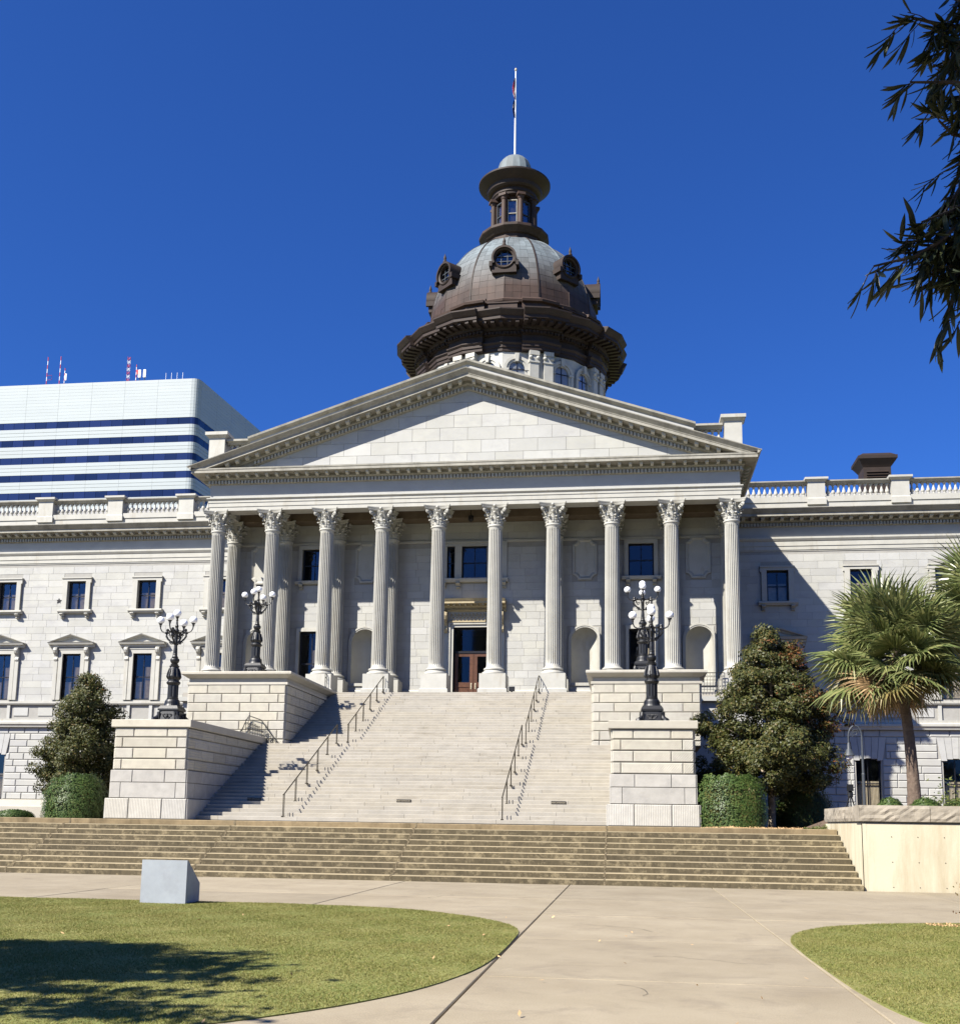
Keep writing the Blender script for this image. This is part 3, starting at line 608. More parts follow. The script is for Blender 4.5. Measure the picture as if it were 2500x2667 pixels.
# brown ventilator on the right roof
b = MB(); b.box(26.3, 28.2, 15.1, 16.9, 23.0, 27.2); b.frustum((26.3, 28.2, 15.1, 16.9, 27.2), (25.95, 28.55, 14.75, 17.25, 27.75)); b.box(25.9, 28.6, 14.7, 17.3, 27.75, 27.98); b.frustum((25.95, 28.55, 14.75, 17.25, 27.98), (26.3, 28.2, 15.1, 16.9, 28.25))
v_ = b.build('roof_ventilator', M['copper_dark'], H)
lv = MB()
for k in range(5): lv.prism([(15.1, 26.0+.2*k), (14.98, 26.02+.2*k), (15.1, 26.14+.2*k)], 26.5, 28.0, 'x')
lv.build('louvre', M['copper_dark'], v_)
# little bronze star set in the left wing wall
b = MB(); st = [( (.20 if k % 2 == 0 else .085)*math.sin(pi*k/5), (.20 if k % 2 == 0 else .085)*math.cos(pi*k/5)) for k in range(10)]
b.prism(st, -.06, -.02); b.build('star', M['bronze'], H, loc=(-31.57, GY, 17.23))
# ------------------------------------------------------------------ portico back wall
NX = [-4*SP, -2*SP, 2*SP, 4*SP]; LX = [-3*SP, 3*SP]
ph = []
for x in NX: ph.append((x-.86, x+.86, 10.21, 13.64))
for x in LX: ph += [(x-.78, x+.78, FLOOR+.3, 13.51), (x-.78, x+.78, 16.79, 18.87)]
ph += [(-1.25, 1.25, FLOOR, 13.7), (-.80, .80, 16.8, 18.9), (-1.74, -1.24, 16.8, 18.9), (1.24, 1.74, 16.8, 18.9)]
wall(-15.95, 15.95, 1.5, 20.9, ph, WY, .45)
pz = [FLOOR+.0+.462*k for k in range(26)]
sur = [(a-(.16 if z < 16 else .30), b+(.16 if z < 16 else .30), z0, z1+.2) for a, b, z0, z1 in ph for z in (z0,)]
sur = [(a-.22, b+.22, z0, z1+.2) for a, b, z0, z1 in ph]+[(x-.78, x+.78, 16.6, 19.25) for x in NX]
for (a, b_, z0, z1) in courses(-15.95, 15.95, [z for z in pz if z < 19.0], sur, 1.05):
    put_stone(a, z0, b_-a, z1-z0, .018, .005, WY, single=False)
for (a, b_, z0, z1) in courses(-15.95, 15.95, [19.33, 19.8, 20.27, 20.9], [], 1.6): put_stone(a, z0, b_-a, z1-z0, .018, .005, WY, single=False)
b = MB(); b.prism([(WY, 19.14), (WY-.07, 19.14), (WY-.10, 19.22), (WY-.10, 19.30), (WY, 19.33)], -15.95, 15.95, 'x'); b.build('string_course', MS, H)
b = MB(); b.prism([(WY, FLOOR), (WY-.16, FLOOR), (WY-.16, FLOOR+.55), (WY-.10, FLOOR+.65), (WY, FLOOR+.65)], -15.95, -1.9, 'x'); b.prism([(WY, FLOOR), (WY-.16, FLOOR), (WY-.16, FLOOR+.55), (WY-.10, FLOOR+.65), (WY, FLOOR+.65)], 1.9, 15.95, 'x'); b.build('base_moulding', MS, H)
# niches
def make_niche():
    r = .83; zs = 10.21; ze = 13.64-r; N_ = 14
    o = MB(); rows = []
    for z in (zs, ze): rows.append([(-r*math.cos(pi*k/N_), r*math.sin(pi*k/N_), z) for k in range(N_+1)])
    for j in range(1, 8):
        e = pi/2*j/8; rows.append([(-r*math.cos(pi*k/N_)*math.cos(e), r*math.sin(pi*k/N_)*math.cos(e), ze+r*math.sin(e)) for k in range(N_+1)])
    rows.append([(0, 0, ze+r)]*(N_+1)); o.loft(rows, closed=False)
    o.add([(-r*math.cos(pi*k/N_), r*math.sin(pi*k/N_), zs) for k in range(N_+1)], [tuple(range(N_+1))])
    n_ = o.build('niche', MS, H, smooth=50)
    a = MB()
    def arch(r0, r1, y0, y1):
        pts = [(-r0, zs)]+[(-r0*math.cos(pi*k/20), ze+r0*math.sin(pi*k/20)) for k in range(21)]+[(r0, zs)]
        pt2 = [(-r1, zs)]+[(-r1*math.cos(pi*k/20), ze+r1*math.sin(pi*k/20)) for k in range(21)]+[(r1, zs)]
        a.loft([[(x, y0, z) for x, z in pts], [(x, y1, z) for x, z in pts], [(x, y1, z) for x, z in pt2], [(x, y0, z) for x, z in pt2]], closed=False)
    arch(.835, .92, .0, -.07); arch(.92, 1.02, 0, -.10)
    a.build('archivolt', MS, n_)
    s = MB()
    for sg in (-1, 1):
        pts = [(sg*r*math.cos(pi/2*k/10), ze+r*math.sin(pi/2*k/10)) for k in range(11)]+[(sg*.0, 13.66), (sg*.88, 13.66), (sg*.88, ze)]
        s.prism(pts, -.028, .05)
    s.build('spandrel', M['marble'], n_)
    l = MB(); l.box(-1.0, 1.0, -.10, .12, 10.02, 10.205); l.build('ledge', MS, n_)
    return n_
nic = make_niche()
for i, x in enumerate(NX):
    o = nic if i == 0 else copy_tree(nic, H); o.location = (x, WY, 0)
# sunk panels with notched corners above the niches
def notched(w2, h2, c):
    pts = []
    for sx, sz, rev in ((1, 1, 0), (-1, 1, 1), (-1, -1, 0), (1, -1, 1)):
        q = [(sx*w2, sz*(h2-c)), (sx*(w2-c*.45), sz*(h2-c*.85)), (sx*(w2-c*.85), sz*(h2-c*.45)), (sx*(w2-c), sz*h2)]
        pts += q[::-1] if rev else q
    return pts
def make_panel():
    a, b2 = notched(.76, 1.30, .34), notched(.66, 1.20, .30); c2 = notched(.55, 1.09, .27)
    o = MB(); o.loft([[(x, 0, z) for x, z in a], [(x, -.09, z) for x, z in a], [(x, -.10, z) for x, z in b2], [(x, -.02, z) for x, z in c2]]); o.add([(x, -.02, z) for x, z in c2], [tuple(range(len(c2)))])
    return o.build('wall_panel', MS, H)
pa = make_panel()
for i, x in enumerate(NX):
    o = pa if i == 0 else copy_tree(pa, H); o.location = (x, WY-.03, 17.93)
# windows of the portico wall
pu = make_window('window', .78, 16.79, 18.87, rows=2, cols=2, cur=())
s_ = MB(); h = 2.08; s_.prism([(-.78, 0), (-.78, h), (.78, h), (.78, 0), (1.04, 0), (1.04, h+.26), (-1.04, h+.26), (-1.04, 0)], -.26, .05); s_.build('surround', MS, pu)
q = MB(); q.prism([(.05, -.2), (-.34, -.2), (-.40, -.06), (-.40, 0), (.05, 0)], -1.2, 1.2, 'x'); q.build('sill', MS, pu)
for sx in (-.8, .8): link('bracket', bm_, pu, (sx, -.12, -.54))
pl = make_window('window', .78, FLOOR+.3, 13.51, rows=2, cols=2, cur=((.52, .95, 0, .72),))
s_ = MB(); h = 13.51-FLOOR-.3; s_.prism([(-.78, 0), (-.78, h), (.78, h), (.78, 0), (.97, 0), (.97, h+.20), (-.97, h+.20), (-.97, 0)], -.30, .05); s_.prism([(-.97, 0), (-.97, h+.2), (.97, h+.2), (.97, 0), (1.02, 0), (1.02, h+.26), (-1.02, h+.26), (-1.02, 0)], -.24, .05); s_.build('surround', MS, pl)
for i, x in enumerate(LX):
    o = pu if i == 0 else copy_tree(pu, H); o.location = (x, WY+.12, 16.79)
    o = pl if i == 0 else copy_tree(pl, H); o.location = (x, WY+.12, FLOOR+.3)
# three-light window over the door
tw = make_window('window', .80, 16.8, 18.9, rows=2, cols=2, cur=()); tw.location = (0, WY+.12, 16.8)
for sg in (-1, 1):
    sw = make_window('side_light', .25, 16.8, 18.9, rows=2, cols=1, cur=()); sw.location = (sg*1.49, WY+.12, 16.8)
s_ = MB(); h = 2.1
for a_, b_ in ((-2.06, -1.74), (-1.24, -.80), (.80, 1.24), (1.74, 2.06)): s_.box(a_, b_, -.24, .05, 0, h)
s_.box(-2.06, 2.06, -.24, .05, h, h+.28); s_.box(-1.9, 1.9, -.30, -.2, h+.2, h+.30); s_.build('surround', MS, tw)
q = MB(); q.prism([(.05, -.24), (-.36, -.24), (-.44, -.08), (-.44, 0), (.05, 0)], -2.15, 2.15, 'x'); q.build('sill', MS, tw)
for sx in (-1.9, -1.0, 1.0, 1.9): link('bracket', bm_, tw, (sx, -.12, -.60))
# ------------------------------------------------------------------ main door
dz = FLOOR; dr = MB()
dr.box(-1.25, -1.17, 0, .12, 0, 4.58); dr.box(1.17, 1.25, 0, .12, 0, 4.58); dr.box(-1.17, 1.17, 0, .12, 4.48, 4.58); dr.box(-1.17, 1.17, -.03, .12, 2.98, 3.12)
door = dr.build('door_frame', M['sash'], H, loc=(0, WY+.22, FLOOR))
link('pane', pane_mesh(-1.17, 1.17, 3.12, 4.48), door)
dark_box(1.17, 4.5, .16, 2.6).build('recess', M['interior'], door)
for sg in (-1, 1):
    b = MB(); x0, x1 = (.012, 1.165); gz0, gz1, gx0, gx1 = 1.16, 2.78, .24, .98
    b.box(x0, gx0, 0, .07, .03, 2.97); b.box(gx1, x1, 0, .07, .03, 2.97); b.box(gx0, gx1, 0, .07, gz1, 2.97); b.box(gx0, gx1, 0, .07, .86, gz1-gz1+gz0); b.box(gx0, gx1, 0, .07, .03, .22); b.box(gx0, gx1, .03, .06, .22, .86); b.box(gx0+.08, gx1-.08, .012, .03, .30, .78)
    b.v = [(sg*x, y, z) for x, y, z in b.v]
    dl = b.build('door', M['wood'], H, loc=(0, WY+.23, FLOOR))
    link('pane', pane_mesh(min(sg*gx0, sg*gx1), max(sg*gx0, sg*gx1), gz0, gz1), dl)
    hb = MB(); hb.box(sg*.13-.04, sg*.13+.04, -.015, 0, .74, 1.12); hb.tube([(sg*.13, -.01, .8), (sg*.13, -.07, .84), (sg*.13, -.07, 1.0), (sg*.13, -.01, 1.04)], .014, 6); hb.build('handle', M['brass'], dl)
# carved cream surround and bracketed hood of the door
b = MB(); h = 13.7-FLOOR
b.prism([(-1.25, 0), (-1.25, h), (1.25, h), (1.25, 0), (1.42, 0), (1.42, h+.17), (-1.42, h+.17), (-1.42, 0)], -.12, .22); b.prism([(-1.42, 0), (-1.42, h+.17), (1.42, h+.17), (1.42, 0), (1.56, 0), (1.56, h+.30), (-1.56, h+.30), (-1.56, 0)], -.20, .0)
b.box(-1.95, -1.56, -.14, 0, 0, h+.3); b.box(1.56, 1.95, -.14, 0, 0, h+.3)
b.box(-1.95, 1.95, -.10, .0, h+.30, h+1.0)
ds = b.build('door_surround', M['marble_smooth'], H, loc=(0, WY, FLOOR))
c = MB(); z = h+.98
c.prism([(0, z), (-.20, z), (-.24, z+.08), (-.24, z+.20), (-.40, z+.22), (-.46, z+.32), (-.46, z+.38), (-.88, z+.40), (-.88, z+.52), (-.92, z+.56), (-1.0, z+.68), (0, z+.72)], -2.05, 2.05, 'x')
x = -1.95
while x < 1.9: c.box(x, x+.07, -.36, -.24, z+.09, z+.20); x += .125
x = -1.9
while x < 1.9: c.box(x, x+.11, -.80, -.46, z+.29, z+.395); x += .36
c.build('door_hood', M['cream'], ds)
f = MB()      # carved frieze of scrolling leaves
for k in range(13):
    x = -1.38+k*.23
    f.tube([(x+.09*math.cos(a)*(1-a/9), -.13, h+.72+.09*math.sin(a)*(1-a/9)) for a in [i*.5 for i in range(14)]], .022, 5)
    f.ball((x+.11, -.12, h+.60), .05, 5); f.ball((x-.02, -.12, h+.83), .045, 5); f.ball((x+.06, -.13, h+.44), .055, 5)
f.box(-1.5, 1.5, -.24, -.1, h+.30, h+.39); f.build('carved_frieze', M['cream'], ds)
bm3 = bracket_mesh('console', .28, 1.30, .50, M['cream'])
for sx in (-1.76, 1.76): link('console', bm3, ds, (sx, -.10, h-.36))

# ------------------------------------------------------------------ columns
def flute_ring(r, z, d, n=24, per=6):
    out = []
    for i in range(n):
        for k in range(per):
            a = 2*pi*(i+k/per)/n; t = k/per
            q = 0 if t < .17 else math.sin(pi*(t-.17)/.83)**.8
            rr = r-d*q; out.append((rr*math.cos(a), rr*math.sin(a), z))
    return out
def shaft_mesh():
    z0, z1 = 1.52, 10.02; b = MB(); rings = []
    prof = [(0, .50, 0), (.05, .462, 0), (.10, .450, 0), (.17, .448, .07)]
    for t in np.linspace(.03, .97, 9): rings and None
    R_ = lambda t: .447-.047*(t**1.7)
    rows = [(z0, .50, 0), (z0+.07, .462, 0), (z0+.14, .450, 0), (z0+.24, R_(0), .074)]
    for t in np.linspace(.06, .94, 9): rows.append((z0+(z1-z0)*t, R_(t), .074))
    rows += [(z1-.24, R_(1), .07), (z1-.14, R_(1), 0), (z1-.10, R_(1), 0), (z1-.06, .43, 0), (z1, .43, 0)]
    b.loft([flute_ring(r, z, d) for z, r, d in rows]); return b.mesh('column', MS, 40)
def base_mesh():
    b = MB(); z = 1.12
    b.lathe([(.66, z), (.70, z+.03), (.71, z+.08), (.68, z+.14), (.61, z+.16), (.58, z+.19), (.56, z+.23), (.58, z+.25), (.605, z+.27), (.615, z+.31), (.59, z+.36), (.53, z+.385), (.50, z+.40)], 40); return b.mesh('base', MS, 40)
def pier_mesh():
    b = MB(); b.box(-.77, .77, -.77, .77, .24, 1.12); b.frustum((-.85, .85, -.85, .85, .0), (-.85, .85, -.85, .85, .20)); b.frustum((-.85, .85, -.85, .85, .2), (-.77, .77, -.77, .77, .26)); return b.mesh('pier', MS)
def capital_mesh():
    b = MB(); z0 = 10.02; H_ = 1.30
    b.lathe([(.41, z0-.02), (.47, z0), (.485, z0+.05), (.47, z0+.09), (.42, z0+.10), (.41, z0+.14), (.41, z0+.7), (.45, z0+.9), (.54, z0+1.04), (.58, z0+1.10)], 32)
    def leaf(ang, zb, hh, r0, out, wd):
        T = Matrix.Rotation(ang, 4, 'Z'); rows = []
        prof = [(0, 0, .8), (.02, .25, 1.0), (.03, .5, 1.05), (.06, .72, .95), (.16, .92, .8), (.29, 1.0, .6), (.36, .90, .42), (.34, .80, .2)]
        for o, t, ww in prof:
            y = r0+o*out/.36; z = zb+t*hh; q = wd/2*ww
            rows.append([(y-.035, -q, z-.01), (y+.0, -q*.55, z+.012), (y+.028, 0, z+.02), (y+.0, q*.55, z+.012), (y-.035, q, z-.01)])
        b.loft(rows, T, closed=False)
        for s in (-1, 1):                       # serrated lobes down each side
            for t in (.3, .55, .78): b.ball((r0+.02+.12*max(0, t-.6), s*wd*.45, zb+t*hh), .035, 4, T)
        b.ball((r0+out*.86, 0, zb+hh*.93), .075, 5, T, sz=.75)
    for k in range(8): leaf(k*pi/4+pi/8, z0+.10, .42, .42, .17, .30)
    for k in range(8): leaf(k*pi/4, z0+.14, .70, .425, .25, .30)
    for k in range(4):
        T = Matrix.Rotation(k*pi/2+pi/4, 4, 'Z')
        pts = [(.46, 0, z0+.62), (.52, 0, z0+.80), (.64, 0, z0+.98), (.78, 0, z0+1.08)]
        for a in np.linspace(pi/2, -3.2*pi/2-pi/4, 16):
            q = .13*(1-(pi/2-a)/9.5); pts.append((.80+q*math.cos(a), 0, z0+.96+q*math.sin(a)))
        b.tube(pts, [.045]*4+[.06]*16, 6, T)
        for s in (-1, 1): b.tube([(.80+.06*math.cos(a), s*.05, z0+.96+.06*math.sin(a)) for a in np.linspace(0, 6, 9)], .03, 5, T)
        T2 = Matrix.Rotation(k*pi/2, 4, 'Z')
        for s in (-1, 1):
            pts = [(.46, s*.22, z0+.66), (.52, s*.20, z0+.84), (.60, s*.16, z0+.98)]
            for a in np.linspace(0, 5.5, 9): pts.append((.61, s*(.10+.07*(1-a/8)*math.cos(a)), z0+.99+.07*(1-a/8)*math.sin(a)))
            b.tube(pts, .028, 5, T2)
        b.ball((.66, 0, z0+1.19), .085, 5, T2)
    def ab(r, c):          # abacus: concave sides, clipped corners
        out = []
        for k in range(4):
            a = k*pi/2
            for t in np.linspace(-1, 1, 9):
                y = t*.68*r; x = (.52+.20*t*t)*r+c
                out.append((x*math.cos(a)-y*math.sin(a), x*math.sin(a)+y*math.cos(a)))
        return out
    b.loft([[(x, y, z) for x, y in ab(s, 0)] for s, z in ((1.0, z0+1.08), (1.08, z0+1.16), (1.02, z0+1.18), (1.12, z0+1.24), (1.14, z0+H_))], cap=True)
    return b.mesh('capital', M['marble_smooth'], 45)
me_s, me_b, me_p, me_c = shaft_mesh(), base_mesh(), pier_mesh(), capital_mesh()
def column(x, y):
    o = link('column', me_s, H, (x, y, FLOOR)); link('base', me_b, o); link('pier', me_p, o); link('capital', me_c, o); o.rotation_euler = (0, 0, 0)
    return o
for i in range(10): column((i-4.5)*SP, 0)
for i in (0, 1, 2, 3, 6, 7, 8, 9): column((i-4.5)*SP, 2.75)
# flat pilasters behind the inner columns
# ------------------------------------------------------------------ floor, ceiling and flanks of the portico
b = MB(); b.box(-16.9, 16.9, -.88, WY, 8.85, FLOOR); b.box(-7.3, 7.3, -.9, -.2, 8.5, 8.849); b.build('portico_floor', M['stair'], H)
b = MB(); b.box(-17.1, -12.9, -1.1, WY, 8.60, 8.849); b.box(12.9, 17.1, -1.1, WY, 8.60, 8.849); b.box(-16.9, 16.9, -.8, GY, 1.5, 8.58); b.build('podium', M['marble'], H)
b = MB(); b.box(-15.5, 15.5, .5, 2.2, 20.95, 21.1); b.box(-15.5, 15.5, 2.2, WY, 20.45, 20.95)
for i in range(10): b.box((i-4.5)*SP-.42, (i-4.5)*SP+.42, .5, 2.2, 20.47, 20.949)
b.build('ceiling', M['ceiling'], H)
b = MB(); b.box(-15.95, -15.5, WY+.451, GY, 1.5, 20.44); b.box(15.5, 15.95, WY+.451, GY, 1.5, 20.44); b.box(-15.5, 15.5, WY+2.9, GY+1.9, 1.5, 23.5); b.build('flank_wall', M['marble'], H)
# hanging lantern in the portico
b = MB(); b.tube([(0, 1.5, 20.95), (0, 1.5, 20.42)], .02, 5); b.lathe([(.05, 20.42), (.16, 20.34), (.17, 20.1), (.08, 19.98), (.02, 19.95)], 8, (0, 1.5)); b.build('hanging_lantern', M['bronze'], H)
# ------------------------------------------------------------------ entablature
path = [(-CX, GY+.4), (-CX, -.5), (CX, -.5), (CX, GY+.4)]
b = MB(); b.sweep([(-1.0, ZA), (0, ZA), (0, ZA+.24), (.035, ZA+.25), (.035, ZA+.50), (.07, ZA+.51), (.07, ZA+.66), (.11, ZA+.68), (.16, ZA+.74), (.16, ZA+.80), (.02, ZA+.81), (-1.0, ZA+.81)], path, 1); b.build('architrave', MS, H)
b = MB(); b.sweep([(-1.0, ZA+.81), (0, ZA+.81), (0, 22.08), (-1.0, 22.08)], path, 1); b.build('frieze', M['marble'], H)
b = MB(); b.sweep([(-1.0, 22.08), (.04, 22.08), (.10, 22.12), (.10, 22.34), (.20, 22.36), (.27, 22.43), (.27, 22.60), (.93, 22.61), (.93, 22.76), (.96, 22.79), (.97, 22.88), (-1.0, 22.92)], path, 1); b.build('cornice', DIRT, H)
for sg in (-1, 1):
    b = MB(); p2 = [(-CX, GY+.4), (-CX, -1.62)] if sg < 0 else [(CX, -1.62), (CX, GY+.4)]
    b.sweep([(.9, 22.80), (.97, 22.80), (1.14, 22.98), (1.14, 23.02), (.9, 23.02)], p2, 1); b.build('cornice', DIRT, H)
x = -CX-.08
while x < CX: rest_dent.box(x, x+.125, -.70, -.59, 22.125, 22.335); x += .21
for sg in (-1, 1):
    y = -.5
    while y < GY-.4: xx = sg*(CX+.10); rest_dent.box(min(xx, xx+sg*.1), max(xx, xx+sg*.1), y, y+.125, 22.125, 22.335); y += .21
n = 52
for k in range(n): link('modillion', mod_me, H, (-CX+.02+(2*CX-.04)*k/(n-1), -.76, 22.46), sc=(.78, .92, .95))
for sg in (-1, 1):
    for k in range(16): link('modillion', mod_me, H, (sg*(CX+.26), .35+.625*k, 22.46), (0, 0, sg*pi/2), (.92, .92, .95))
# ------------------------------------------------------------------ pediment
ZP = 28.70; SLP = (28.70-22.99)/17.15
def rake(name, prof, m, xin=0, xmax=17.17, zmin=22.90):
    """prof: (y, dz) measured from the ridge line; both slopes as one part each"""
    for sg in (-1, 1):
        b = MB(); A = [(sg*xin, y, ZP+dz-SLP*xin) for y, dz in prof]; B = []
        for y, dz in prof:
            xe_ = min(xmax, max(.5, (ZP+dz-zmin)/SLP)); B.append((sg*xe_, y, ZP+dz-SLP*xe_))
        b.loft([A, B], cap=True); b.build(name, m, H)
rake('raking_cornice', [(-.40, -1.03), (-.54, -1.03), (-.60, -.99), (-.60, -.76), (-.70, -.74), (-.77, -.67), (-.77, -.50), (-1.42, -.49), (-1.42, -.32), (-.40, -.30)], DIRT)
rake('raking_sima', [(-.9, -.318), (-1.44, -.318), (-1.46, -.26), (-1.655, -.05), (-1.67, .0), (-.9, .04)], DIRT)
rake('blocking_course', [(-1.12, -.2), (-1.12, .36), (-.5, .36), (-.5, -.2)], M['marble'], xmax=13.4)
rake('coping', [(-1.12, .362), (-1.16, .42), (-1.26, .46), (-1.34, .54), (-1.36, .66), (-.4, .70), (-.4, .362)], DIRT, xmax=13.5)
for sg in (-1, 1):
    b = MB(); x = .35
    while x < 13.2:
        T = Matrix(((1, 0, 0, sg*x), (0, 1, 0, 0), (-sg*SLP, 0, 1, ZP-SLP*x), (0, 0, 0, 1)))
        b = rest_dent; b.box(-.0625, .0625, -.72, -.60, -.975, -.775, T); x += .21
    mx_ = MB(); T = Matrix(((1, 0, 0, 0), (0, 1, 0, 0), (-sg*SLP, 0, 1, 0), (0, 0, 0, 1)))
    mx_.add(mod_x.v, mod_x.f, T @ Matrix.Diagonal((.92, .90, .95, 1))); me = mx_.mesh('modillion', MS)
    for k in range(26):
        x = .42+.625*k
        if ZP-.67-SLP*x > 22.98: link('modillion', me, H, (sg*x, -.775, ZP-.645-SLP*x))
# tympanum
TYb = MB(); TYb.prism([(-14.8, 22.88), (14.8, 22.88), (0, ZP-.98)], -.42, .2); TYb.build('tympanum', M['mortar_pale'], H)
zr = [22.93+.80*k for k in range(7)]
for k in range(6):
    z0, z1 = zr[k], zr[k+1]; xw = (ZP-1.0-z0)/SLP; xt = (ZP-1.0-z1)/SLP
    off = .85 if k % 2 else 0; L_ = 1.70; i = -12
    while i*L_+off < xw:
        a, b_ = i*L_+off+.004, (i+1)*L_+off-.004; i += 1
        if b_ < -xw or a > xw: continue
        if b_ < xt and a > -xt: put_stone(a, z0+.005, b_-a, z1-z0-.01, .035, .008, -.42)
        else:
            aa, bb = max(a, -xw), min(b_, xw); hz = lambda x: min(z1-.01, max(z0+.006, ZP-1.0-SLP*abs(x)))
            xs = sorted({aa, bb}|{q for q in (-xt, xt) if aa < q < bb})
            pts = [(aa, z0+.005), (bb, z0+.005)]+[(x, hz(x)) for x in reversed(xs)]
            q = MB(); q.prism(pts, -.455, -.42); q.build('stone', M['marble'], H); n_stone[0] += 1
# pedestals and balustrade over the pediment corners and along the portico flanks
pm = MB(); pm.box(-.50, .50, -.42, .42, 0, 2.05); pm.box(-.60, .60, -.5, .5, 0, .42); pm.frustum((-.60, .60, -.5, .5, .42), (-.50, .50, -.42, .42, .5)); pm.frustum((-.50, .50, -.42, .42, 2.05), (-.69, .69, -.6, .6, 2.22)); pm.box(-.72, .72, -.63, .63, 2.22, 2.42)
pme2 = pm.mesh('balustrade_pedestal', MS)
for sg in (-1, 1):
    for y in (-.3, 8.6): link('balustrade_pedestal', pme2, H, (sg*15.69, y, 23.02))
    xa, xb = sorted((sg*13.0, sg*15.1)); b = MB()
    b.prism([(-.42, 24.72), (-.50, 24.82), (-.62, 24.9), (-.62, 25.02), (.1, 25.06), (.1, 24.72)], xa, xb, 'x'); b.box(xa, xb, -.5, .1, 22.95, 23.8)
    ya, yb = .3, 8.0; b.prism([(sg*15.69-.3, 24.72), (sg*15.69+.3, 24.72), (sg*15.69+.36, 25.02), (sg*15.69-.36, 25.02)], ya, yb, 'y'); b.box(sg*15.69-.32, sg*15.69+.32, ya, yb, 22.95, 23.8); b.build('balustrade_rail', DIRT, H)
    for k in range(5): link('baluster', bal_me, H, (sg*(13.45+.36*k), -.2, 23.8), sc=(1, 1, 1.03))
    for k in range(20): link('baluster', bal_me, H, (sg*15.69, .55+.37*k, 23.8), sc=(1, 1, 1.03))
b = MB()
for sg in (-1, 1): b.loft([[(sg*15.3, -.4, 23.0), (sg*15.3, 14, 23.0)], [(0, -.4, 28.6), (0, 14, 28.6)]], closed=False)
b.build('roof', M['roofmetal'], H)
tag(rest_dent.build('dentil', MS, H), kind='stuff')

# ------------------------------------------------------------------ dome
DY = 24.5
def plan(r, e):     # sixteen-sided plan with a break forward (ressaut) over every pair of pilasters
    out = []
    for k in range(8):
        a0 = k*45-90
        for a, d in ((-11.2, 0), (0, 0), (11.2, 0), (11.3, e), (22.5, e), (33.7, e)):
            ph_ = {-11.2: 11.2, 0: 0, 11.2: 11.2, 11.3: 11.2, 22.5: 0, 33.7: 11.2}[a]
            rr = (r+d)/math.cos(R(0)) ; f_ = 1/ math.cos(R(11.25)) if a in (0, 22.5) else 1/math.cos(R(0.05))
            out.append((rr*f_*.99*math.cos(R(a0+a)), DY+rr*f_*.99*math.sin(R(a0+a))))
    return out
def ploft(levels, e): return [[(x, y, z) for x, y in plan(r, e if not isinstance(e, dict) else e.get(z, 0))] for r, z in levels]
b = MB(); b.loft([[(7.5/math.cos(R(11.25))*math.cos(R(22.5*k)), DY+7.5/math.cos(R(11.25))*math.sin(R(22.5*k)), z) for k in range(16)] for z in (22, 38.0)]); drum = b.build('drum', M['marble'], H)
pil = MB()
for k in range(8):
    a = R(45*k+22.5-90); T = Matrix.Translation((0, DY, 0)) @ Matrix.Rotation(a, 4, 'Z')
    for s in (-1, 1):
        pil.box(7.2, 7.95, s*.58-.36, s*.58+.36, 30, 37.0, T); pil.box(7.2, 8.02, s*.58-.42, s*.58+.42, 37.0, 37.12, T); pil.box(7.2, 8.05, s*.58-.40, s*.58+.40, 37.6, 37.95, T)
        for q in (-.3, .3): pil.ball((7.98, s*.58+q, 37.4), .16, 6, T)
        pil.box(7.2, 7.98, s*.58-.38, s*.58+.38, 37.12, 37.6, T)
    pil.box(7.2, 7.72, -.95, .95, 30, 37.95, T)
pil.build('pilaster', MS, drum)
def dwin():
    b = MB(); r0, zs = .62, 36.55
    pts = [(-r0, 33)]+[(-r0*math.cos(pi*k/16), zs+r0*math.sin(pi*k/16)) for k in range(17)]+[(r0, 33)]
    b.add([(x, -.03, z) for x, z in pts], [tuple(range(len(pts)))]); o = b.build('drum_window', M['glass'], H)
    a = MB()
    for ra, rb, y in ((.62, .80, -.14), (.80, 1.02, -.22)):
        q0 = [(-ra, 33)]+[(-ra*math.cos(pi*k/16), zs+ra*math.sin(pi*k/16)) for k in range(17)]+[(ra, 33)]
        q1 = [(-rb, 33)]+[(-rb*math.cos(pi*k/16), zs+rb*math.sin(pi*k/16)) for k in range(17)]+[(rb, 33)]
        a.loft([[(x, 0, z) for x, z in q0], [(x, y, z) for x, z in q0], [(x, y, z) for x, z in q1], [(x, 0, z) for x, z in q1]], closed=False)
    a.prism([(-.12, 37.1), (.12, 37.1), (.17, 37.75), (-.17, 37.75)], -.36, 0); a.box(-1.05, -.62, -.26, 0, 36.4, 36.55); a.box(.62, 1.05, -.26, 0, 36.4, 36.55)
    a.build('archivolt', MS, o)
    m_ = MB(); m_.box(-.03, .03, -.06, -.031, 33, 37.1); m_.box(-.6, .6, -.06, -.031, 35.0, 35.07); m_.box(-.6, .6, -.06, -.031, 36.5, 36.57); m_.build('mullion', M['sash'], o)
    return o
dw = dwin(); first = True
for k in range(8):
    for s in (-1, 1):
        a = R(45*k-90+s*11.25); o = dw if first else copy_tree(dw, H); first = False
        T = Matrix.Translation((0, DY, 0)) @ Matrix.Rotation(a+pi/2, 4, 'Z') @ Matrix.Translation((-s*.36, -7.51, 0))
        o.location = T.to_translation(); o.rotation_euler = T.to_euler()
CD = M['copper_dark']
b = MB(); b.loft(ploft([(7.55, 37.95), (7.70, 38.0), (7.70, 38.25), (7.78, 38.27), (7.78, 38.5), (7.92, 38.62), (7.92, 38.7), (7.62, 38.72), (7.62, 39.25), (7.80, 39.3), (7.80, 39.55), (8.0, 39.62), (8.05, 39.95), (9.15, 40.0), (9.15, 40.25), (9.25, 40.3), (9.52, 40.62), (9.52, 40.72), (7.5, 41.25)], .38), cap=True)
dc = b.build('drum_cornice', CD, H)
mm = MB()
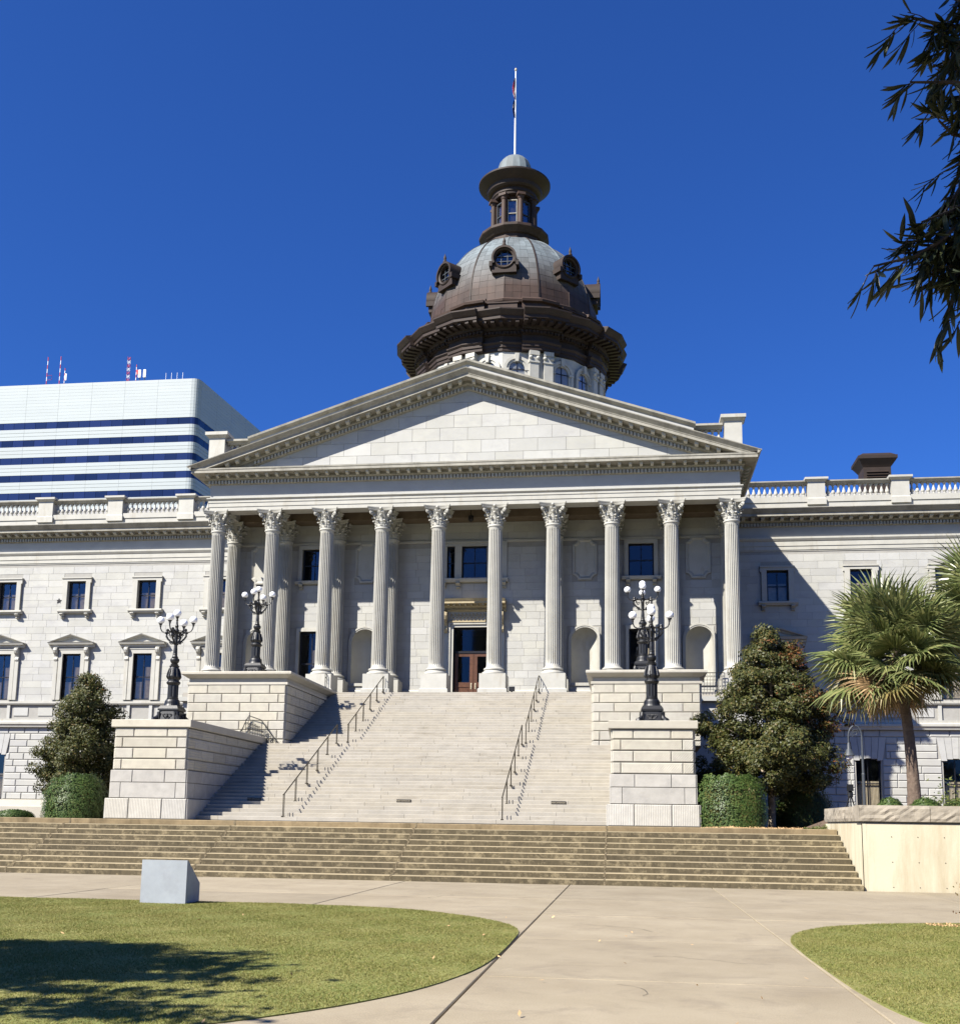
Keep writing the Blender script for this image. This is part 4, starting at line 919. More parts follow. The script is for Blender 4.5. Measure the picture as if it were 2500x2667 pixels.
for k in range(88):
    a = 2*pi*k/88; d_ = (math.degrees(a)+90) % 45; e = .38 if 11.3 < d_ < 33.7 else 0
    T = Matrix.Translation((0, DY, 0)) @ Matrix.Rotation(a, 4, 'Z'); rr = e
    mm.box(8.0+rr, 9.0+rr, -.14, .14, 39.78, 39.97, T)
    for q in (-.17, .17): mm.box(7.78+rr, 7.96+rr, q-.085, q+.085, 39.32, 39.52, T)
mm.build('bracket', CD, dc)
b = MB(); b.loft(ploft([(7.75, 41.1), (7.75, 41.45), (7.55, 41.5), (7.5, 42.05), (7.75, 42.12), (7.8, 42.3), (7.35, 42.42), (7.2, 42.70)], .22)); b.build('attic', M['copper'], H)
for k in range(8):
    T = Matrix.Translation((0, DY, 0)) @ Matrix.Rotation(R(45*k-90), 4, 'Z'); q = MB()
    q.box(7.3, 7.72, -1.15, 1.15, 41.5, 41.95, T); q.box(7.3, 7.80, -1.25, 1.25, 41.95, 42.05, T); q.build('attic_panel', M['copper'], H)
DR, DZ, DH = 7.12, 42.65, 8.35
def dr_(z): return DR*math.sqrt(max(0, 1-((z-DZ)/DH)**2))
# copper sheets of the dome, each a slightly separate curved tile
b = MB(); nz = 17; zz = [DZ+DH*math.sin(R(69.5*k/nz)) for k in range(nz+1)]; na = 64
dome = MB(); dome.lathe([(dr_(z)*.985-.03, z) for z in zz], 48, (0, DY), cap=True); dome = dome.build('dome', CD, H)
def dsheet(b, i, k):
    a0, a1 = R(i*360/na+.06), R((i+1)*360/na-.06); z0, z1 = zz[k]+.008, zz[k+1]-.008; j = random.uniform(-.012, .012)
    def pt(a, z):
        ph2 = (math.degrees(a) % 22.5)-11.25; fac = math.cos(R(11.25))/math.cos(R(ph2))*1.01; r = (dr_(z)+j)*fac
        return (r*math.cos(a), DY+r*math.sin(a), z)
    am = (a0+a1)/2
    b.add([pt(a0, z0), pt(am, z0), pt(a1, z0), pt(a1, z1), pt(am, z1), pt(a0, z1)], [(0, 1, 4, 5), (1, 2, 3, 4)])
cells = sorted(((abs((i+.5)*360/na-276)+max(0, k-11)*6, i, k) for i in range(na) for k in range(nz)))
for n_, (q_, i, k) in enumerate(cells):
    if n_ < 300: q = MB(); dsheet(q, i, k); q.build('copper_sheet', M['copper'], dome)
    else: dsheet(b, i, k)
tag(b.build('copper_sheets', M['copper'], dome), kind='stuff')
for k in range(16):
    a = R(22.5*k); w2 = .085 if k % 2 else .05; q = MB(); T = Matrix.Translation((0, DY, 0)) @ Matrix.Rotation(a, 4, 'Z')
    q.loft([[(dr_(z)-.06, -w2, z), (dr_(z)+.10, -w2*.7, z), (dr_(z)+.10, w2*.7, z), (dr_(z)-.06, w2, z)] for z in zz], T, closed=True); q.build('dome_rib', M['copper'] if k % 2 == 0 else CD, H)
def dormer():
    b = MB(); n = 24; r0, r1 = .70, 1.0; zc_ = 46.05
    circ = lambda r: [(r*math.cos(2*pi*k/n), zc_+r*math.sin(2*pi*k/n)) for k in range(n)]
    b.loft([[(x, -6.85, z) for x, z in circ(r0)], [(x, -7.22, z) for x, z in circ(r0)], [(x, -7.30, z) for x, z in circ(r0+.12)], [(x, -7.24, z) for x, z in circ(r0+.2)]])
    hood = [(r1*math.cos(a), zc_+r1*math.sin(a)) for a in np.linspace(-.5, pi+.5, 22)]
    h2 = [(.84*math.cos(a), zc_+.84*math.sin(a)) for a in np.linspace(-.5, pi+.5, 22)]
    b.loft([[(x, -4.6, z) for x, z in hood], [(x, -7.42, z) for x, z in hood], [(x, -7.42, z) for x, z in h2], [(x, -7.2, z) for x, z in h2]], closed=False)
    b.box(-.98, .98, -7.2, -6.0, 44.85, 45.45)
    q = [(-.98, 45.45), (.98, 45.45), (.98, 46.05)]+[(r0*math.cos(-a), zc_+r0*math.sin(-a)) for a in np.linspace(0, pi, 14)]+[(-.98, 46.05)]
    b.prism(q, -7.2, -6.9)
    for s in (-1, 1): b.box(s*1.06-.12, s*1.06+.12, -7.40, -6.3, 45.35, 45.75)
    b.lathe([(.16, 47.0), (.18, 47.15), (.10, 47.3), (.13, 47.45), (.05, 47.7), (.01, 47.85)], 8, (0, -7.25))
    o = b.build('dormer', CD, H, smooth=30)
    p = MB(); p.add([(x, -6.95, z) for x, z in circ(r0+.02)], [tuple(range(n))]); p.build('pane', M['glass'], o)
    bars = MB()
    for x in (-.25, .25): hh = math.sqrt(r0*r0-x*x); bars.box(x-.03, x+.03, -7.03, -6.96, zc_-hh, zc_+hh)
    for z in (-.2, .22): hh = math.sqrt(r0*r0-z*z); bars.box(-hh, hh, -7.03, -6.97, zc_+z-.03, zc_+z+.03)
    bars.build('glazing_bar', M['iron_grey'], o)
    d = MB(); d.add([(x, -6.5, z) for x, z in circ(r0+.05)], [tuple(range(n))]); d.build('recess', M['interior'], o)
    return o
do = dormer()
for k in range(8):
    o = do if k == 0 else copy_tree(do, H); o.location = (0, DY, 0); o.rotation_euler = (0, 0, R(45*k))
# lantern
b = MB(); n = 16
b.lathe([(2.35, 50.3), (2.45, 50.4), (2.45, 50.95), (2.62, 51.0), (2.75, 51.15), (2.98, 51.35), (3.04, 51.42), (3.04, 51.62), (2.9, 51.72), (2.2, 51.80), (1.5, 51.82), (1.45, 55.0), (1.6, 55.02)], n, (0, DY), cap=False, a0=R(11.25))
lan = b.build('lantern', M['copper'], H)
b = MB(); b.lathe([(1.62, 54.92), (1.86, 54.95), (1.9, 55.12), (1.98, 55.2), (1.98, 55.5), (2.2, 55.56), (2.35, 55.7), (2.42, 56.0), (2.62, 56.12), (3.02, 56.42), (3.12, 56.52), (3.12, 56.66), (3.0, 56.74), (1.9, 57.05), (1.62, 57.2)], 48, (0, DY), cap=False); b.build('lantern_cornice', CD, H, smooth=25)
b = MB(); b.lathe([(1.64, 57.1), (1.60, 57.5), (1.50, 58.2), (1.32, 58.75), (1.0, 59.12), (.55, 59.38), (.36, 59.45), (.36, 59.55), (.1, 59.56)], 16, (0, DY)); b.build('lantern_cap', M['copper'], H, smooth=20)
for k in range(8):
    a = R(45*k+22.5-90); T = Matrix.Translation((0, DY, 0)) @ Matrix.Rotation(a, 4, 'Z'); q = MB()
    q.lathe([(.30, 51.8), (.30, 51.95), (.25, 52.0), (.24, 52.1), (.21, 54.4), (.25, 54.45), (.28, 54.6), (.30, 54.7)], 14, (1.86, 0), T, cap=False); q.box(1.5, 2.22, -.34, .34, 54.7, 54.93, T); q.box(1.3, 1.7, -.2, .2, 51.8, 54.9, T); q.build('lantern_column', M['copper'], H)
    T = Matrix.Translation((0, DY, 0)) @ Matrix.Rotation(R(45*k), 4, 'Z'); q = MB()
    q.box(-.36, .36, -1.52, -1.46, 52.1, 54.5, T); wn = q.build('lantern_window', M['glass'], H)
    q = MB(); q.box(-.40, -.34, -1.60, -1.5, 52.05, 54.5, T); q.box(.34, .40, -1.60, -1.5, 52.05, 54.5, T); q.box(-.34, .34, -1.60, -1.5, 53.2, 53.27, T); q.box(-.34, .34, -1.60, -1.5, 54.42, 54.5, T); q.build('window_frame', M['iron_grey'] if k % 8 != 0 else M['marble_dirty'], wn)
tag(rest.build('ashlar', M['marble'], H), kind='stuff')
# flagpole and the two limp flags
fp = thing('flagpole', 'thin white flagpole standing on the cap of the dome lantern', 'flagpole', (0, DY, 59.5))
q = MB(); q.lathe([(.16, 0), (.16, .12), (.085, .14), (.05, 8.35)], 10); q.build('pole', M['white'], fp)
q = MB(); q.ball((0, 0, 8.5), .11, 8, sz=1.5); q.build('finial', M['brass'], fp)
def limp(z0, z1, x0, w0, w1, seed, bands):
    rg = random.Random(seed); n = 18; parts = {}
    cols = 9
    for i in range(n):
        for j in range(cols):
            def P(i, j):
                t = i/n; u = j/cols; wd = w0+(w1-w0)*math.sin(pi*min(1, t*1.1))
                return (x0-u*wd, .10*math.sin(j*1.9+t*3)-.05, z1-(z1-z0)*t-.25*u*(1-t))
            parts.setdefault(bands(i/n, j/cols), MB()).add([P(i, j), P(i, j+1), P(i+1, j+1), P(i+1, j)], [(0, 1, 2, 3)])
    return parts
us = thing('flag', 'limp red white and blue striped flag at the top of the pole above the dome', 'flag', (-.06, DY, 65.1))
for c, q in limp(0, 2.15, 0, .07, .20, 1, lambda t, u: 'flagblue' if (t < .42 and u < .45) else ('flagred' if int((u*5+t*2.2)) % 2 else 'white')).items(): q.build({'flagblue': 'canton', 'flagred': 'red_stripe', 'white': 'white_stripe'}[c], M[c], us)
sf = thing('flag', 'limp dark blue flag hanging under the striped one on the same pole', 'flag', (-.06, DY, 63.3))
for c, q in limp(0, 1.8, 0, .09, .19, 2, lambda t, u: 'white' if (.2 < t < .42 and .4 < u < .8) else 'flagblue').items(): q.build('cloth' if c == 'flagblue' else 'emblem', M[c], sf)
# ------------------------------------------------------------------ the great outside staircase
ST = thing('grand_staircase', 'broad two flight pale stone staircase rising to the portico doors', 'staircase', (0, -18.3, 1.6))
RI = (FLOOR-1.64)/45.0; T1 = .38; T2 = .372
L0 = -18.3; LAND = L0+22*T1; U0 = -8.75
def step_row(x0, x1, y0, y1, z0, z1, avg, name='step'):
    x = x0; off = random.uniform(.3, 1) * avg
    cuts = [x0]+[c for c in np.cumsum([off]+[avg*random.uniform(.75, 1.3) for _ in range(14)])+x0 if c < x1-.5]+[x1]
    for a, b_ in zip(cuts[:-1], cuts[1:]):
        b = MB(); a += .005; b_ -= .005; c = .012; dy = random.uniform(-.006, .006); dz = random.uniform(-.003, .003)
        X0, X1, Y0, Y1, Z0, Z1 = a, b_, y0+dy-L0*1+L0, y1, z0, z1+dz
        b.add([(X0, Y0+.012, Z0), (X1, Y0+.012, Z0), (X1, Y1, Z0), (X0, Y1, Z0), (X0, Y0, Z1-c), (X1, Y0, Z1-c), (X0, Y0+c, Z1), (X1, Y0+c, Z1), (X1, Y1, Z1), (X0, Y1, Z1)],
              [(0, 1, 5, 4), (4, 5, 7, 6), (6, 7, 8, 9), (1, 2, 8, 7, 5), (3, 0, 4, 6, 9), (2, 3, 9, 8), (0, 3, 2, 1)])
        b.v = [(p[0], p[1]+18.3, p[2]-1.6) for p in b.v]; b.build(name, M['stair'], ST)
for k in range(23):
    y0 = L0+k*T1; step_row(-8.79, 8.79, y0, y0+T1+.03 if k < 22 else -9.5, 1.64+RI*k+.001, 1.64+RI*(k+1), 2.9)
zl = 1.64+23*RI
step_row(-12.6, 12.6, -9.51, U0+.2, zl-RI+.001, zl-.003, 2.4, 'landing_slab')
for k in range(22):
    y0 = U0+k*T2; step_row(-7.71, 7.71, y0, y0+T2+.03 if k < 21 else -.2, zl+RI*k+.001, zl+RI*(k+1), 2.9)
co = MB()
for k in range(23): co.box(-8.7, 8.7, L0+k*T1+.05, -9.3, max(1.55, 1.64+RI*k-.15), 1.64+RI*(k+1)-.02)
for k in range(22): co.box(-7.6, 7.6, U0+k*T2+.05, -.85, zl+RI*k-.15, zl+RI*(k+1)-.02)
co.v = [(p[0], p[1]+18.3, p[2]-1.6) for p in co.v]; co.build('step_core', M['mortar'], ST)
# ------------------------------------------------------------------ rusticated cheek walls of the stairs
def ped_stones(P, org, x0, x1, z0, z1, y, joints, m, d=.07, c=.028, T=None, gap=.017):
    e = [x0]+joints+[x1]
    for a, b_ in zip(e[:-1], e[1:]):
        w_, h = round(b_-a-gap, 3), round(z1-z0-gap, 3); key = ('p', w_, h, d, c, m)
        if key not in _sc: q = MB(); q.stone(0, w_, 0, h, d, c); _sc[key] = q.mesh('stone', M[m])
        TT = (T or Matrix()) @ Matrix.Translation((a+gap/2, y, z0+gap/2)); o = link('stone', _sc[key], P); o.location = TT.to_translation(); o.rotation_euler = TT.to_euler()
def cheek(sg, name, label, xi, xo, yf, yb, levels, cap, zbase):
    """levels: list of (z0,z1,grow,material,front joints fractions,depth,chamfer); local origin at the middle of the front foot"""
    xc = (xi+xo)/2; P = thing(name, label, 'stair wall', (sg*xc, yf, zbase), 0, 'stone walls flanking the staircase')
    hw = (xo-xi)/2; D = yb-yf
    core = MB(); core.box(-hw, hw, .0, D, 0, levels[-1][1]-zbase); core.build('wall_core', M['mortar'], P)
    for k, (z0, z1, gr, m, js, d, c) in enumerate(levels):
        h2 = hw+gr; z0 -= zbase; z1 -= zbase
        if gr: q = MB(); q.box(-h2, h2, -gr+.02, D-.3, z0, z1-.01); q.build('wall_core', M['mortar'], P)
        ped_stones(P, None, -h2, h2, z0, z1, -gr+.02 if gr else 0, [(-h2+2*h2*f) for f in js], m, d, c)
        for s in (-1, 1):     # inner and outer flank
            T = Matrix.Translation((s*h2, 0, 0)) @ Matrix.Rotation(s*pi/2, 4, 'Z')
            L_ = 1.45; off = .72 if k % 2 else 1.45; j = []; x = off
            while x < D-.7: j.append(x); x += L_
            if s > 0: ped_stones(P, None, -gr, D-.02, z0, z1, 0, j, m, d*.9, c, T)
            else: ped_stones(P, None, -D+.02, gr, z0, z1, 0, sorted(-q for q in j), m, d*.9, c, T)
    for nm, prof, mm in cap:
        q = MB(); q.sweep([(o, z-zbase) for o, z in prof], [(-hw, D), (-hw, 0), (hw, 0), (hw, D)], 1); q.build(nm, mm, P)
    zt = cap[-1][1][-1][1]-zbase
    q = MB(); q.box(-hw+.02, hw-.02, .02, D, levels[-1][1]-zbase, max(z for nm, pr, mm in cap for o, z in pr)-zbase-.004); q.build('cap_bed', M['granite'], P)
    return P
A3, B3 = [.26, .725], [.107, .865]
low = [(1.62, 2.48, .19, 'combed', [.29, .70], .06, .03), (2.49, 3.14, .07, 'granite_grey', [.135, .865], .05, .01), (3.14, 3.66, .07, 'granite_grey', [.285, .715], .05, .02),
       (3.68, 4.12, 0, 'tooled', B3, .07, .03), (4.14, 4.58, 0, 'tooled', A3, .07, .03), (4.60, 5.03, 0, 'tooled', B3, .07, .03), (5.05, 5.44, 0, 'tooled', A3, .07, .03)]
lowcap = [('cap_stone', [(-.4, 5.45), (.13, 5.45), (.16, 5.48), (.16, 5.76), (.14, 5.78), (-.4, 5.78)], M['granite'])]
up = [(5.45+.0, 5.70, 0, 'tooled', [.06, .35, .65, .93], .08, .035)]
zz_ = [5.72, 6.18, 6.64, 7.10, 7.56, 8.03, 8.49]
for k in range(6): up.append((zz_[k], zz_[k+1], 0, 'tooled', [.20, .54, .84] if k % 2 else [.065, .35, .65, .93], .08, .035))
upcap = [('fillet', [(-.3, 8.50), (.10, 8.50), (.10, 8.62), (.02, 8.64), (-.3, 8.64)], M['granite']), ('frieze_band', [(-.3, 8.64), (.0, 8.64), (.0, 8.84), (-.3, 8.84)], M['granite']),
         ('cap_stone', [(-.3, 8.84), (.06, 8.84), (.14, 8.90), (.26, 8.97), (.32, 9.0), (.34, 9.03), (.34, 9.12), (.31, 9.16), (-.3, 9.16)], M['granite'])]
for sg in (-1, 1):
    wd = 'left' if sg < 0 else 'right'
    ped = 'lower grey stone stair wall beside the '+('round clipped hedge on the left' if sg < 0 else 'boxy hedge on the right')
    cheek(sg, 'stair_wall', ped, 8.86, 12.05, -19.05, -9.45, low, lowcap, 1.6)
    ped = 'upper cream stone stair wall under the lamp '+('left of the bright central steps' if sg < 0 else 'right of the central steps, behind the nearer stair wall')
    cheek(sg, 'stair_wall', ped, 7.79, 12.97, -9.38, -.95, up, upcap, 5.45)
# ------------------------------------------------------------------ ornate five-globe lamp standards
def globe(b, x, y, z, r=.165): b.ball((x, y, z), r, 10)
def lamp(label, x, y, z):
    P = thing('lamp_standard', label, 'lamp post', (x, y, z), 0, 'ornate black lamp standards on the stair walls')
    return P
def build_lamp(P):
    q = MB(); q.box(-.62, .62, -.62, .62, 0, .07); q.frustum((-.50, .50, -.50, .50, .07), (-.40, .40, -.40, .40, .56)); q.box(-.46, .46, -.46, .46, .56, .64); q.frustum((-.46, .46, -.46, .46, .64), (-.38, .38, -.38, .38, .78))
    for a in range(4):
        T = Matrix.Rotation(a*pi/2+pi/4, 4, 'Z')
        q.tube([(.80, 0, .05), (.78, 0, .16), (.68, 0, .22), (.60, 0, .34), (.57, 0, .5)], [.14, .13, .10, .08, .07], 8, T); q.ball((.80, 0, .09), .14, 6, T, sz=.7)
    for a in range(4):
        T = Matrix.Rotation(a*pi/2, 4, 'Z')
        q.add([(-.34, -.50, .12), (.34, -.50, .12), (.27, -.43, .52), (-.27, -.43, .52)], [(0, 1, 2, 3)], T)
        for k in range(14):
            t = k/14*2*pi; q.ball((.17*math.cos(t)*(1+.3*math.sin(3*t)), -.475+.02*math.sin(t), .31+.11*math.sin(t)*(1+.3*math.cos(2*t))), .032, 4, T)
        q.ball((0, -.48, .31), .06, 5, T)
        for s in (-1, 1): q.box(s*.36-.02, s*.36+.02, -.52, -.48, .1, .50, T)
    q.build('base', M['iron'], P)
    q = MB()
    q.lathe([(.38, .78), (.345, .86), (.33, .98), (.29, 1.06), (.25, 1.09), (.255, 1.14), (.235, 1.16), (.235, 1.2)], 24, cap=False)
    q.loft([[((.235-.0*1-(.028 if k % 2 else 0))*math.cos(2*pi*k/24), (.235-(.028 if k % 2 else 0))*math.sin(2*pi*k/24), z) for k in range(24)] for z in (1.2, 1.72)])
    q.lathe([(.235, 1.72), (.25, 1.74), (.29, 1.78), (.31, 1.83), (.28, 1.88), (.24, 1.90), (.24, 1.96), (.285, 2.05), (.29, 2.12), (.26, 2.24), (.22, 2.40), (.19, 2.52), (.215, 2.55), (.22, 2.58), (.16, 2.61), (.175, 2.65), (.12, 2.68), (.17, 2.74), (.20, 2.80), (.205, 2.86), (.18, 2.91), (.13, 2.94), (.145, 2.97), (.12, 3.0), (.09, 3.08), (.105, 3.11), (.09, 3.14), (.088, 3.3), (.07, 3.52), (.10, 3.56), (.08, 3.6), (.085, 4.0), (.12, 4.08), (.13, 4.16), (.09, 4.24), (.06, 4.3), (.085, 4.38), (.05, 4.46), (.035, 4.62), (.06, 4.66), (.035, 4.7), (.05, 4.76), (.09, 4.80), (.085, 4.84)], 20, cap=True)
    for k in range(10):      # acanthus relief on the vase
        T = Matrix.Rotation(2*pi*k/10, 4, 'Z'); q.tube([(.245, 0, 1.98), (.30, 0, 2.08), (.275, 0, 2.26), (.22, 0, 2.46)], [.03, .045, .035, .02], 5, T)
    q.build('post', M['iron'], P)
    for a in range(4):
        T = Matrix.Rotation(a*pi/2, 4, 'Z'); q = MB()
        q.tube([(.05, 0, 4.12), (.25, 0, 4.13), (.45, 0, 4.10), (.58, 0, 4.10), (.69, 0, 4.16), (.755, 0, 4.28), (.77, 0, 4.42)], [.05, .045, .04, .032, .028, .026, .03], 7, T)
        q.tube([(.08, 0, 3.58), (.16, 0, 3.60), (.27, 0, 3.70), (.38, 0, 3.80), (.46, 0, 3.92), (.45, 0, 4.04), (.36, 0, 4.08), (.30, 0, 4.0), (.35, 0, 3.95)], [.03, .035, .04, .045, .05, .045, .04, .03, .025], 6, T)
        sp = [(.21+.10*(1-i/16)*math.cos(i*.62), 0, 3.62+.10*(1-i/16)*math.sin(i*.62)) for i in range(15)]; q.tube(sp, .022, 5, T)
        sp = [(.24+.09*(1-i/16)*math.cos(2+i*.6), 0, 3.92+.09*(1-i/16)*math.sin(2+i*.6)) for i in range(14)]; q.tube(sp, .022, 5, T)
        q.lathe([(.05, 4.07), (.075, 4.1), (.06, 4.16), (.08, 4.2), (.05, 4.26)], 8, (.42, 0), T)
        for s in (-1, 1): q.ball((.48, s*.05, 4.07), .05, 5, T); q.ball((.30, s*.05, 4.15), .045, 5, T)
        q.lathe([(.03, 4.36), (.05, 4.40), (.045, 4.44), (.085, 4.49), (.09, 4.53)], 10, (.77, 0), T)
        ar = q.build('arm', M['iron'], P)
        g_ = MB(); g_.ball((0, 0, 0), .172, 10); c_ = T @ Vector((.77, 0, 4.66)); link('globe', g_.mesh('globe', M['opal'], True), ar, c_)
    g_ = MB(); g_.ball((0, 0, 0), .172, 10); link('globe', g_.mesh('globe', M['opal'], True), P, (0, 0, 4.97))
LP = [(-10.48, -17.1, 5.78, 'black five globe lamp standard on the lower left stair wall above the round hedge'),
      (10.48, -17.1, 5.78, 'nearer black five globe lamp standard, on the lower right stair wall'),
      (-10.28, -7.1, 9.16, 'black five globe lamp standard on the upper left stair wall before the columns'),
      (10.28, -7.1, 9.16, 'black five globe lamp standard on the upper right stair wall, partly behind the nearer lamp')]
first = None
for x, y, z, lb in LP:
    if first is None: first = lamp(lb, x, y, z); build_lamp(first)
    else:
        o = copy_tree(first); o['label'] = lb; o.location = (x, y, z); o.rotation_euler = (0, 0, 0)
        if z > 9: o.scale = (1, 1, .975)
# ------------------------------------------------------------------ handrails up the steps
def handrail(x, y0, z0, y1, z1, label, np_=6, toploop=False):
    P = thing('handrail', label, 'handrail', (x, y0, z0), 0, 'bronze handrails on the staircase'); dy, dz = y1-y0, z1-z0
    q = MB(); pts = [(0, -.12, .90), (0, 0, .93), (0, dy, dz+.93)]
    if toploop: pts += [(0, dy+.10, dz+.95), (.08, dy+.32, dz+.93), (.42, dy+.7, dz+.62), (.56, dy+.84, dz+.06)]
    q.tube(pts, .026, 8); q.build('rail', M['rail'], P)
    pm_ = {}
    for k in range(np_):
        t = k/(np_-1); yy = dy*t; zz_ = dz*t
        kk = round((zz_)/RI); zf = kk*RI
        q = MB()
        for s in (-.075, .075): q.tube([(0, yy+s, zf-.01), (0, yy+s, .93+zz_+s*dz/dy)], .017, 6)
        q.box(-.05, .05, yy-.13, yy+.13, zf-.012, zf+.03); q.build('post', M['rail'], P)
    if toploop: q = MB(); q.tube([(.42, dy+.7, dz-.01), (.42, dy+.7, dz+.62)], .016, 6); q.build('post', M['rail'], P)
for x, wd in ((-4.85, 'left'), (4.38, 'right')):
    handrail(x, L0+.12, 1.64+RI, LAND-.15, zl, 'bronze handrail on the %s side of the lower flight of steps' % wd)
    handrail(x+.2*(1 if x < 0 else .3), U0+.1, zl+RI, -.95, FLOOR, 'bronze handrail on the %s side of the upper flight of steps' % wd, toploop=(x > 0))
# ------------------------------------------------------------------ plaques on the risers
def text_mesh(body, size, name, m, ext=.004):
    cu = bpy.data.curves.new(name, 'FONT'); cu.body = body; cu.size = size; cu.align_x = 'CENTER'; cu.align_y = 'CENTER'; cu.extrude = ext; cu.resolution_u = 2
    o = bpy.data.objects.new('tmp', cu); COL.objects.link(o); bpy.context.view_layer.update()
    me = bpy.data.meshes.new_from_object(o.evaluated_get(bpy.context.evaluated_depsgraph_get())); bpy.data.objects.remove(o); me.name = name; me.materials.clear(); me.materials.append(m); return me
tm = text_mesh('PUBLIC ENTRANCE', .062, 'lettering', M['brass'])
for x, lb in ((-6.76, 'small black public entrance plaque on a riser near the left stair shadow'), (-.09, 'small black public entrance plaque on a riser between the two handrails'), (6.56, 'small black public entrance plaque on a riser right of the right handrail')):
    P = thing('plaque', lb, 'sign', (x, L0+5*T1-.012, 1.64+5*RI+.022), 0, 'public entrance plaques on the steps')
    q = MB(); q.box(-.31, .31, -.014, .016, -.008, .128); q.build('plate', M['plaque'], P)
    link('lettering', tm, P, (-.03, -.015, .06), (pi/2, 0, 0))
    q = MB(); q.prism([(.245, .048), (.245, .078), (.285, .063)], -.019, -.0145); q.build('arrow', M['brass'], P)
# ------------------------------------------------------------------ wrought iron
def scroll(b, cx, cz, r, y, tr, a0=0, turns=1.4, T=None):
    n = int(16*turns); b.tube([(cx+r*(1-.75*i/n)*math.cos(a0+2*pi*turns*i/n), y, cz+r*(1-.75*i/n)*math.sin(a0+2*pi*turns*i/n)) for i in range(n+1)], tr, 5, T)
def iron_fence(name, label, x, y, z, w_, h, rz=0, group='wrought iron railings by the portico'):
    P = thing(name, label, 'railing', (x, y, z), rz, group)
    q = MB(); q.tube([(0, 0, h), (w_, 0, h)], .024, 6); q.tube([(0, 0, .10), (w_, 0, .10)], .018, 6); q.tube([(0, 0, h*.62), (w_, 0, h*.62)], .014, 6); q.build('rail', M['iron'], P)
    n = max(2, int(w_/.15))
    for k in range(n+1): q = MB(); q.tube([(w_*k/n, 0, 0), (w_*k/n, 0, h)], .02 if k in (0, n) else .012, 5); q.build('bar', M['iron'], P)
    q = MB()
    for k in range(n): scroll(q, w_*(k+.5)/n, h*.80, .055, 0, .010); scroll(q, w_*(k+.5)/n, h*.30, .05, 0, .010, pi)
    q.build('scrollwork', M['iron'], P); return P
iron_fence('iron_railing', 'black wrought iron balcony railing beside the rightmost column', 13.42, -1.0, FLOOR, 1.45, 1.07)
iron_fence('iron_railing', 'black wrought iron railing at the foot of the third column, upper left wall end', -8.15, -.95, FLOOR, .85, 1.1, R(80))
def scroll_gate():
    P = thing('iron_railing', 'curly black wrought iron railing on the landing at the end of the lower left wall', 'railing', (-10.05, -9.62, zl), 0, 'wrought iron railings by the portico')
    q = MB(); q.tube([(0, 0, .55), (.12, 0, .70), (.3, 0, 1.15), (.45, 0, 1.42), (1.05, 0, 1.22), (1.15, 0, 1.15), (1.6, 0, .55), (2.05, 0, .05)], .024, 6); q.tube([(.1, 0, .5), (1.1, 0, .3)], .016, 6); q.build('rail', M['iron'], P)
    for k in range(7):
        x = .30+.13*k; q = MB(); q.tube([(x, 0, 0), (x, 0, 1.36-.12*abs(k-1))], .014, 5); q.build('bar', M['iron'], P)
    for x, h in ((1.15, 1.14), (1.45, .74), (1.75, .40)): q = MB(); q.tube([(x, 0, 0), (x, 0, h)], .016, 5); q.build('bar', M['iron'], P)
    q = MB()
    for k in range(6): scroll(q, .365+.13*k, 1.02-.04*k, .06, 0, .011); scroll(q, .365+.13*k, .80-.03*k, .055, 0, .011, pi)
    for x, z, r in ((1.28, .62, .12), (1.28, .33, .12), (1.52, .36, .11), (1.58, .14, .09), (1.83, .14, .09), (.12, .6, .12)): scroll(q, x, z, r, 0, .014, pi/3)
    q.build('scrollwork', M['iron'], P)
scroll_gate()
# ------------------------------------------------------------------ retaining wall and planter on the right
RW = thing('retaining_wall', 'cream plastered planter wall with rock faced stone cap right of the old steps', 'wall', (15.75, -31.9, 0))
q = MB(); q.box(0, 28, 0, .35, -.09, 1.80); q.box(0, .34, .35, 5.6, -.09, 1.80); q.box(0, .10, -.004, .1, .0, 1.803); q.build('plaster_face', M['stucco'], RW)
q = MB(); q.box(.05, 28, .06, .4, 1.80, 1.86); q.box(.06, .4, .4, 5.6, 1.80, 1.86); q.build('cap_bed', M['mortar'], RW)
def rock(b, x0, x1, y0, y1, z0, z1, faces, n=12):
    """rock-faced block: broken relief on its outer face"""
    rr = random.Random(int(x0*100)); L_ = x1-x0; rows = []
    for j in range(6):
        z = z0+(z1-z0)*j/5; e = 0 if j in (0, 5) else 1
        rows.append([(x0+L_*i/n, y0-e*rr.uniform(.0, .035), z) for i in range(n+1)])
    b.loft(rows, closed=False); b.add([(x0, y0, z1), (x1, y0, z1), (x1, y1, z1), (x0, y1, z1), (x0, y0, z0), (x1, y0, z0), (x1, y1, z0), (x0, y1, z0)], [(0, 1, 2, 3), (4, 7, 6, 5), (0, 3, 7, 4), (1, 5, 6, 2), (2, 6, 7, 3)])
xs = [-.08, 1.76, 3.6, 5.4, 7.2, 9.1, 11, 13, 15, 17, 19, 21, 23, 25, 28]
for a, b_ in zip(xs[:-1], xs[1:]): q = MB(); rock(q, a+.006, b_-.006, -.06, .62, 1.86, 2.29, 0, int(14*(b_-a)/1.8)); q.build('cap_stone', M['rockcap'], RW)
for a, b_ in ((-5.6, -3.9), (-3.9, -2.2), (-2.2, -.63)):
    q = MB(); rock(q, a+.006, b_-.006, -.02, .60, 1.86, 2.27, 0, 14); T = Matrix.Rotation(-pi/2, 4, 'Z'); q.v = [tuple(T @ Vector(p)) for p in q.v]; q.build('cap_stone', M['rockcap'], RW)
q = MB()
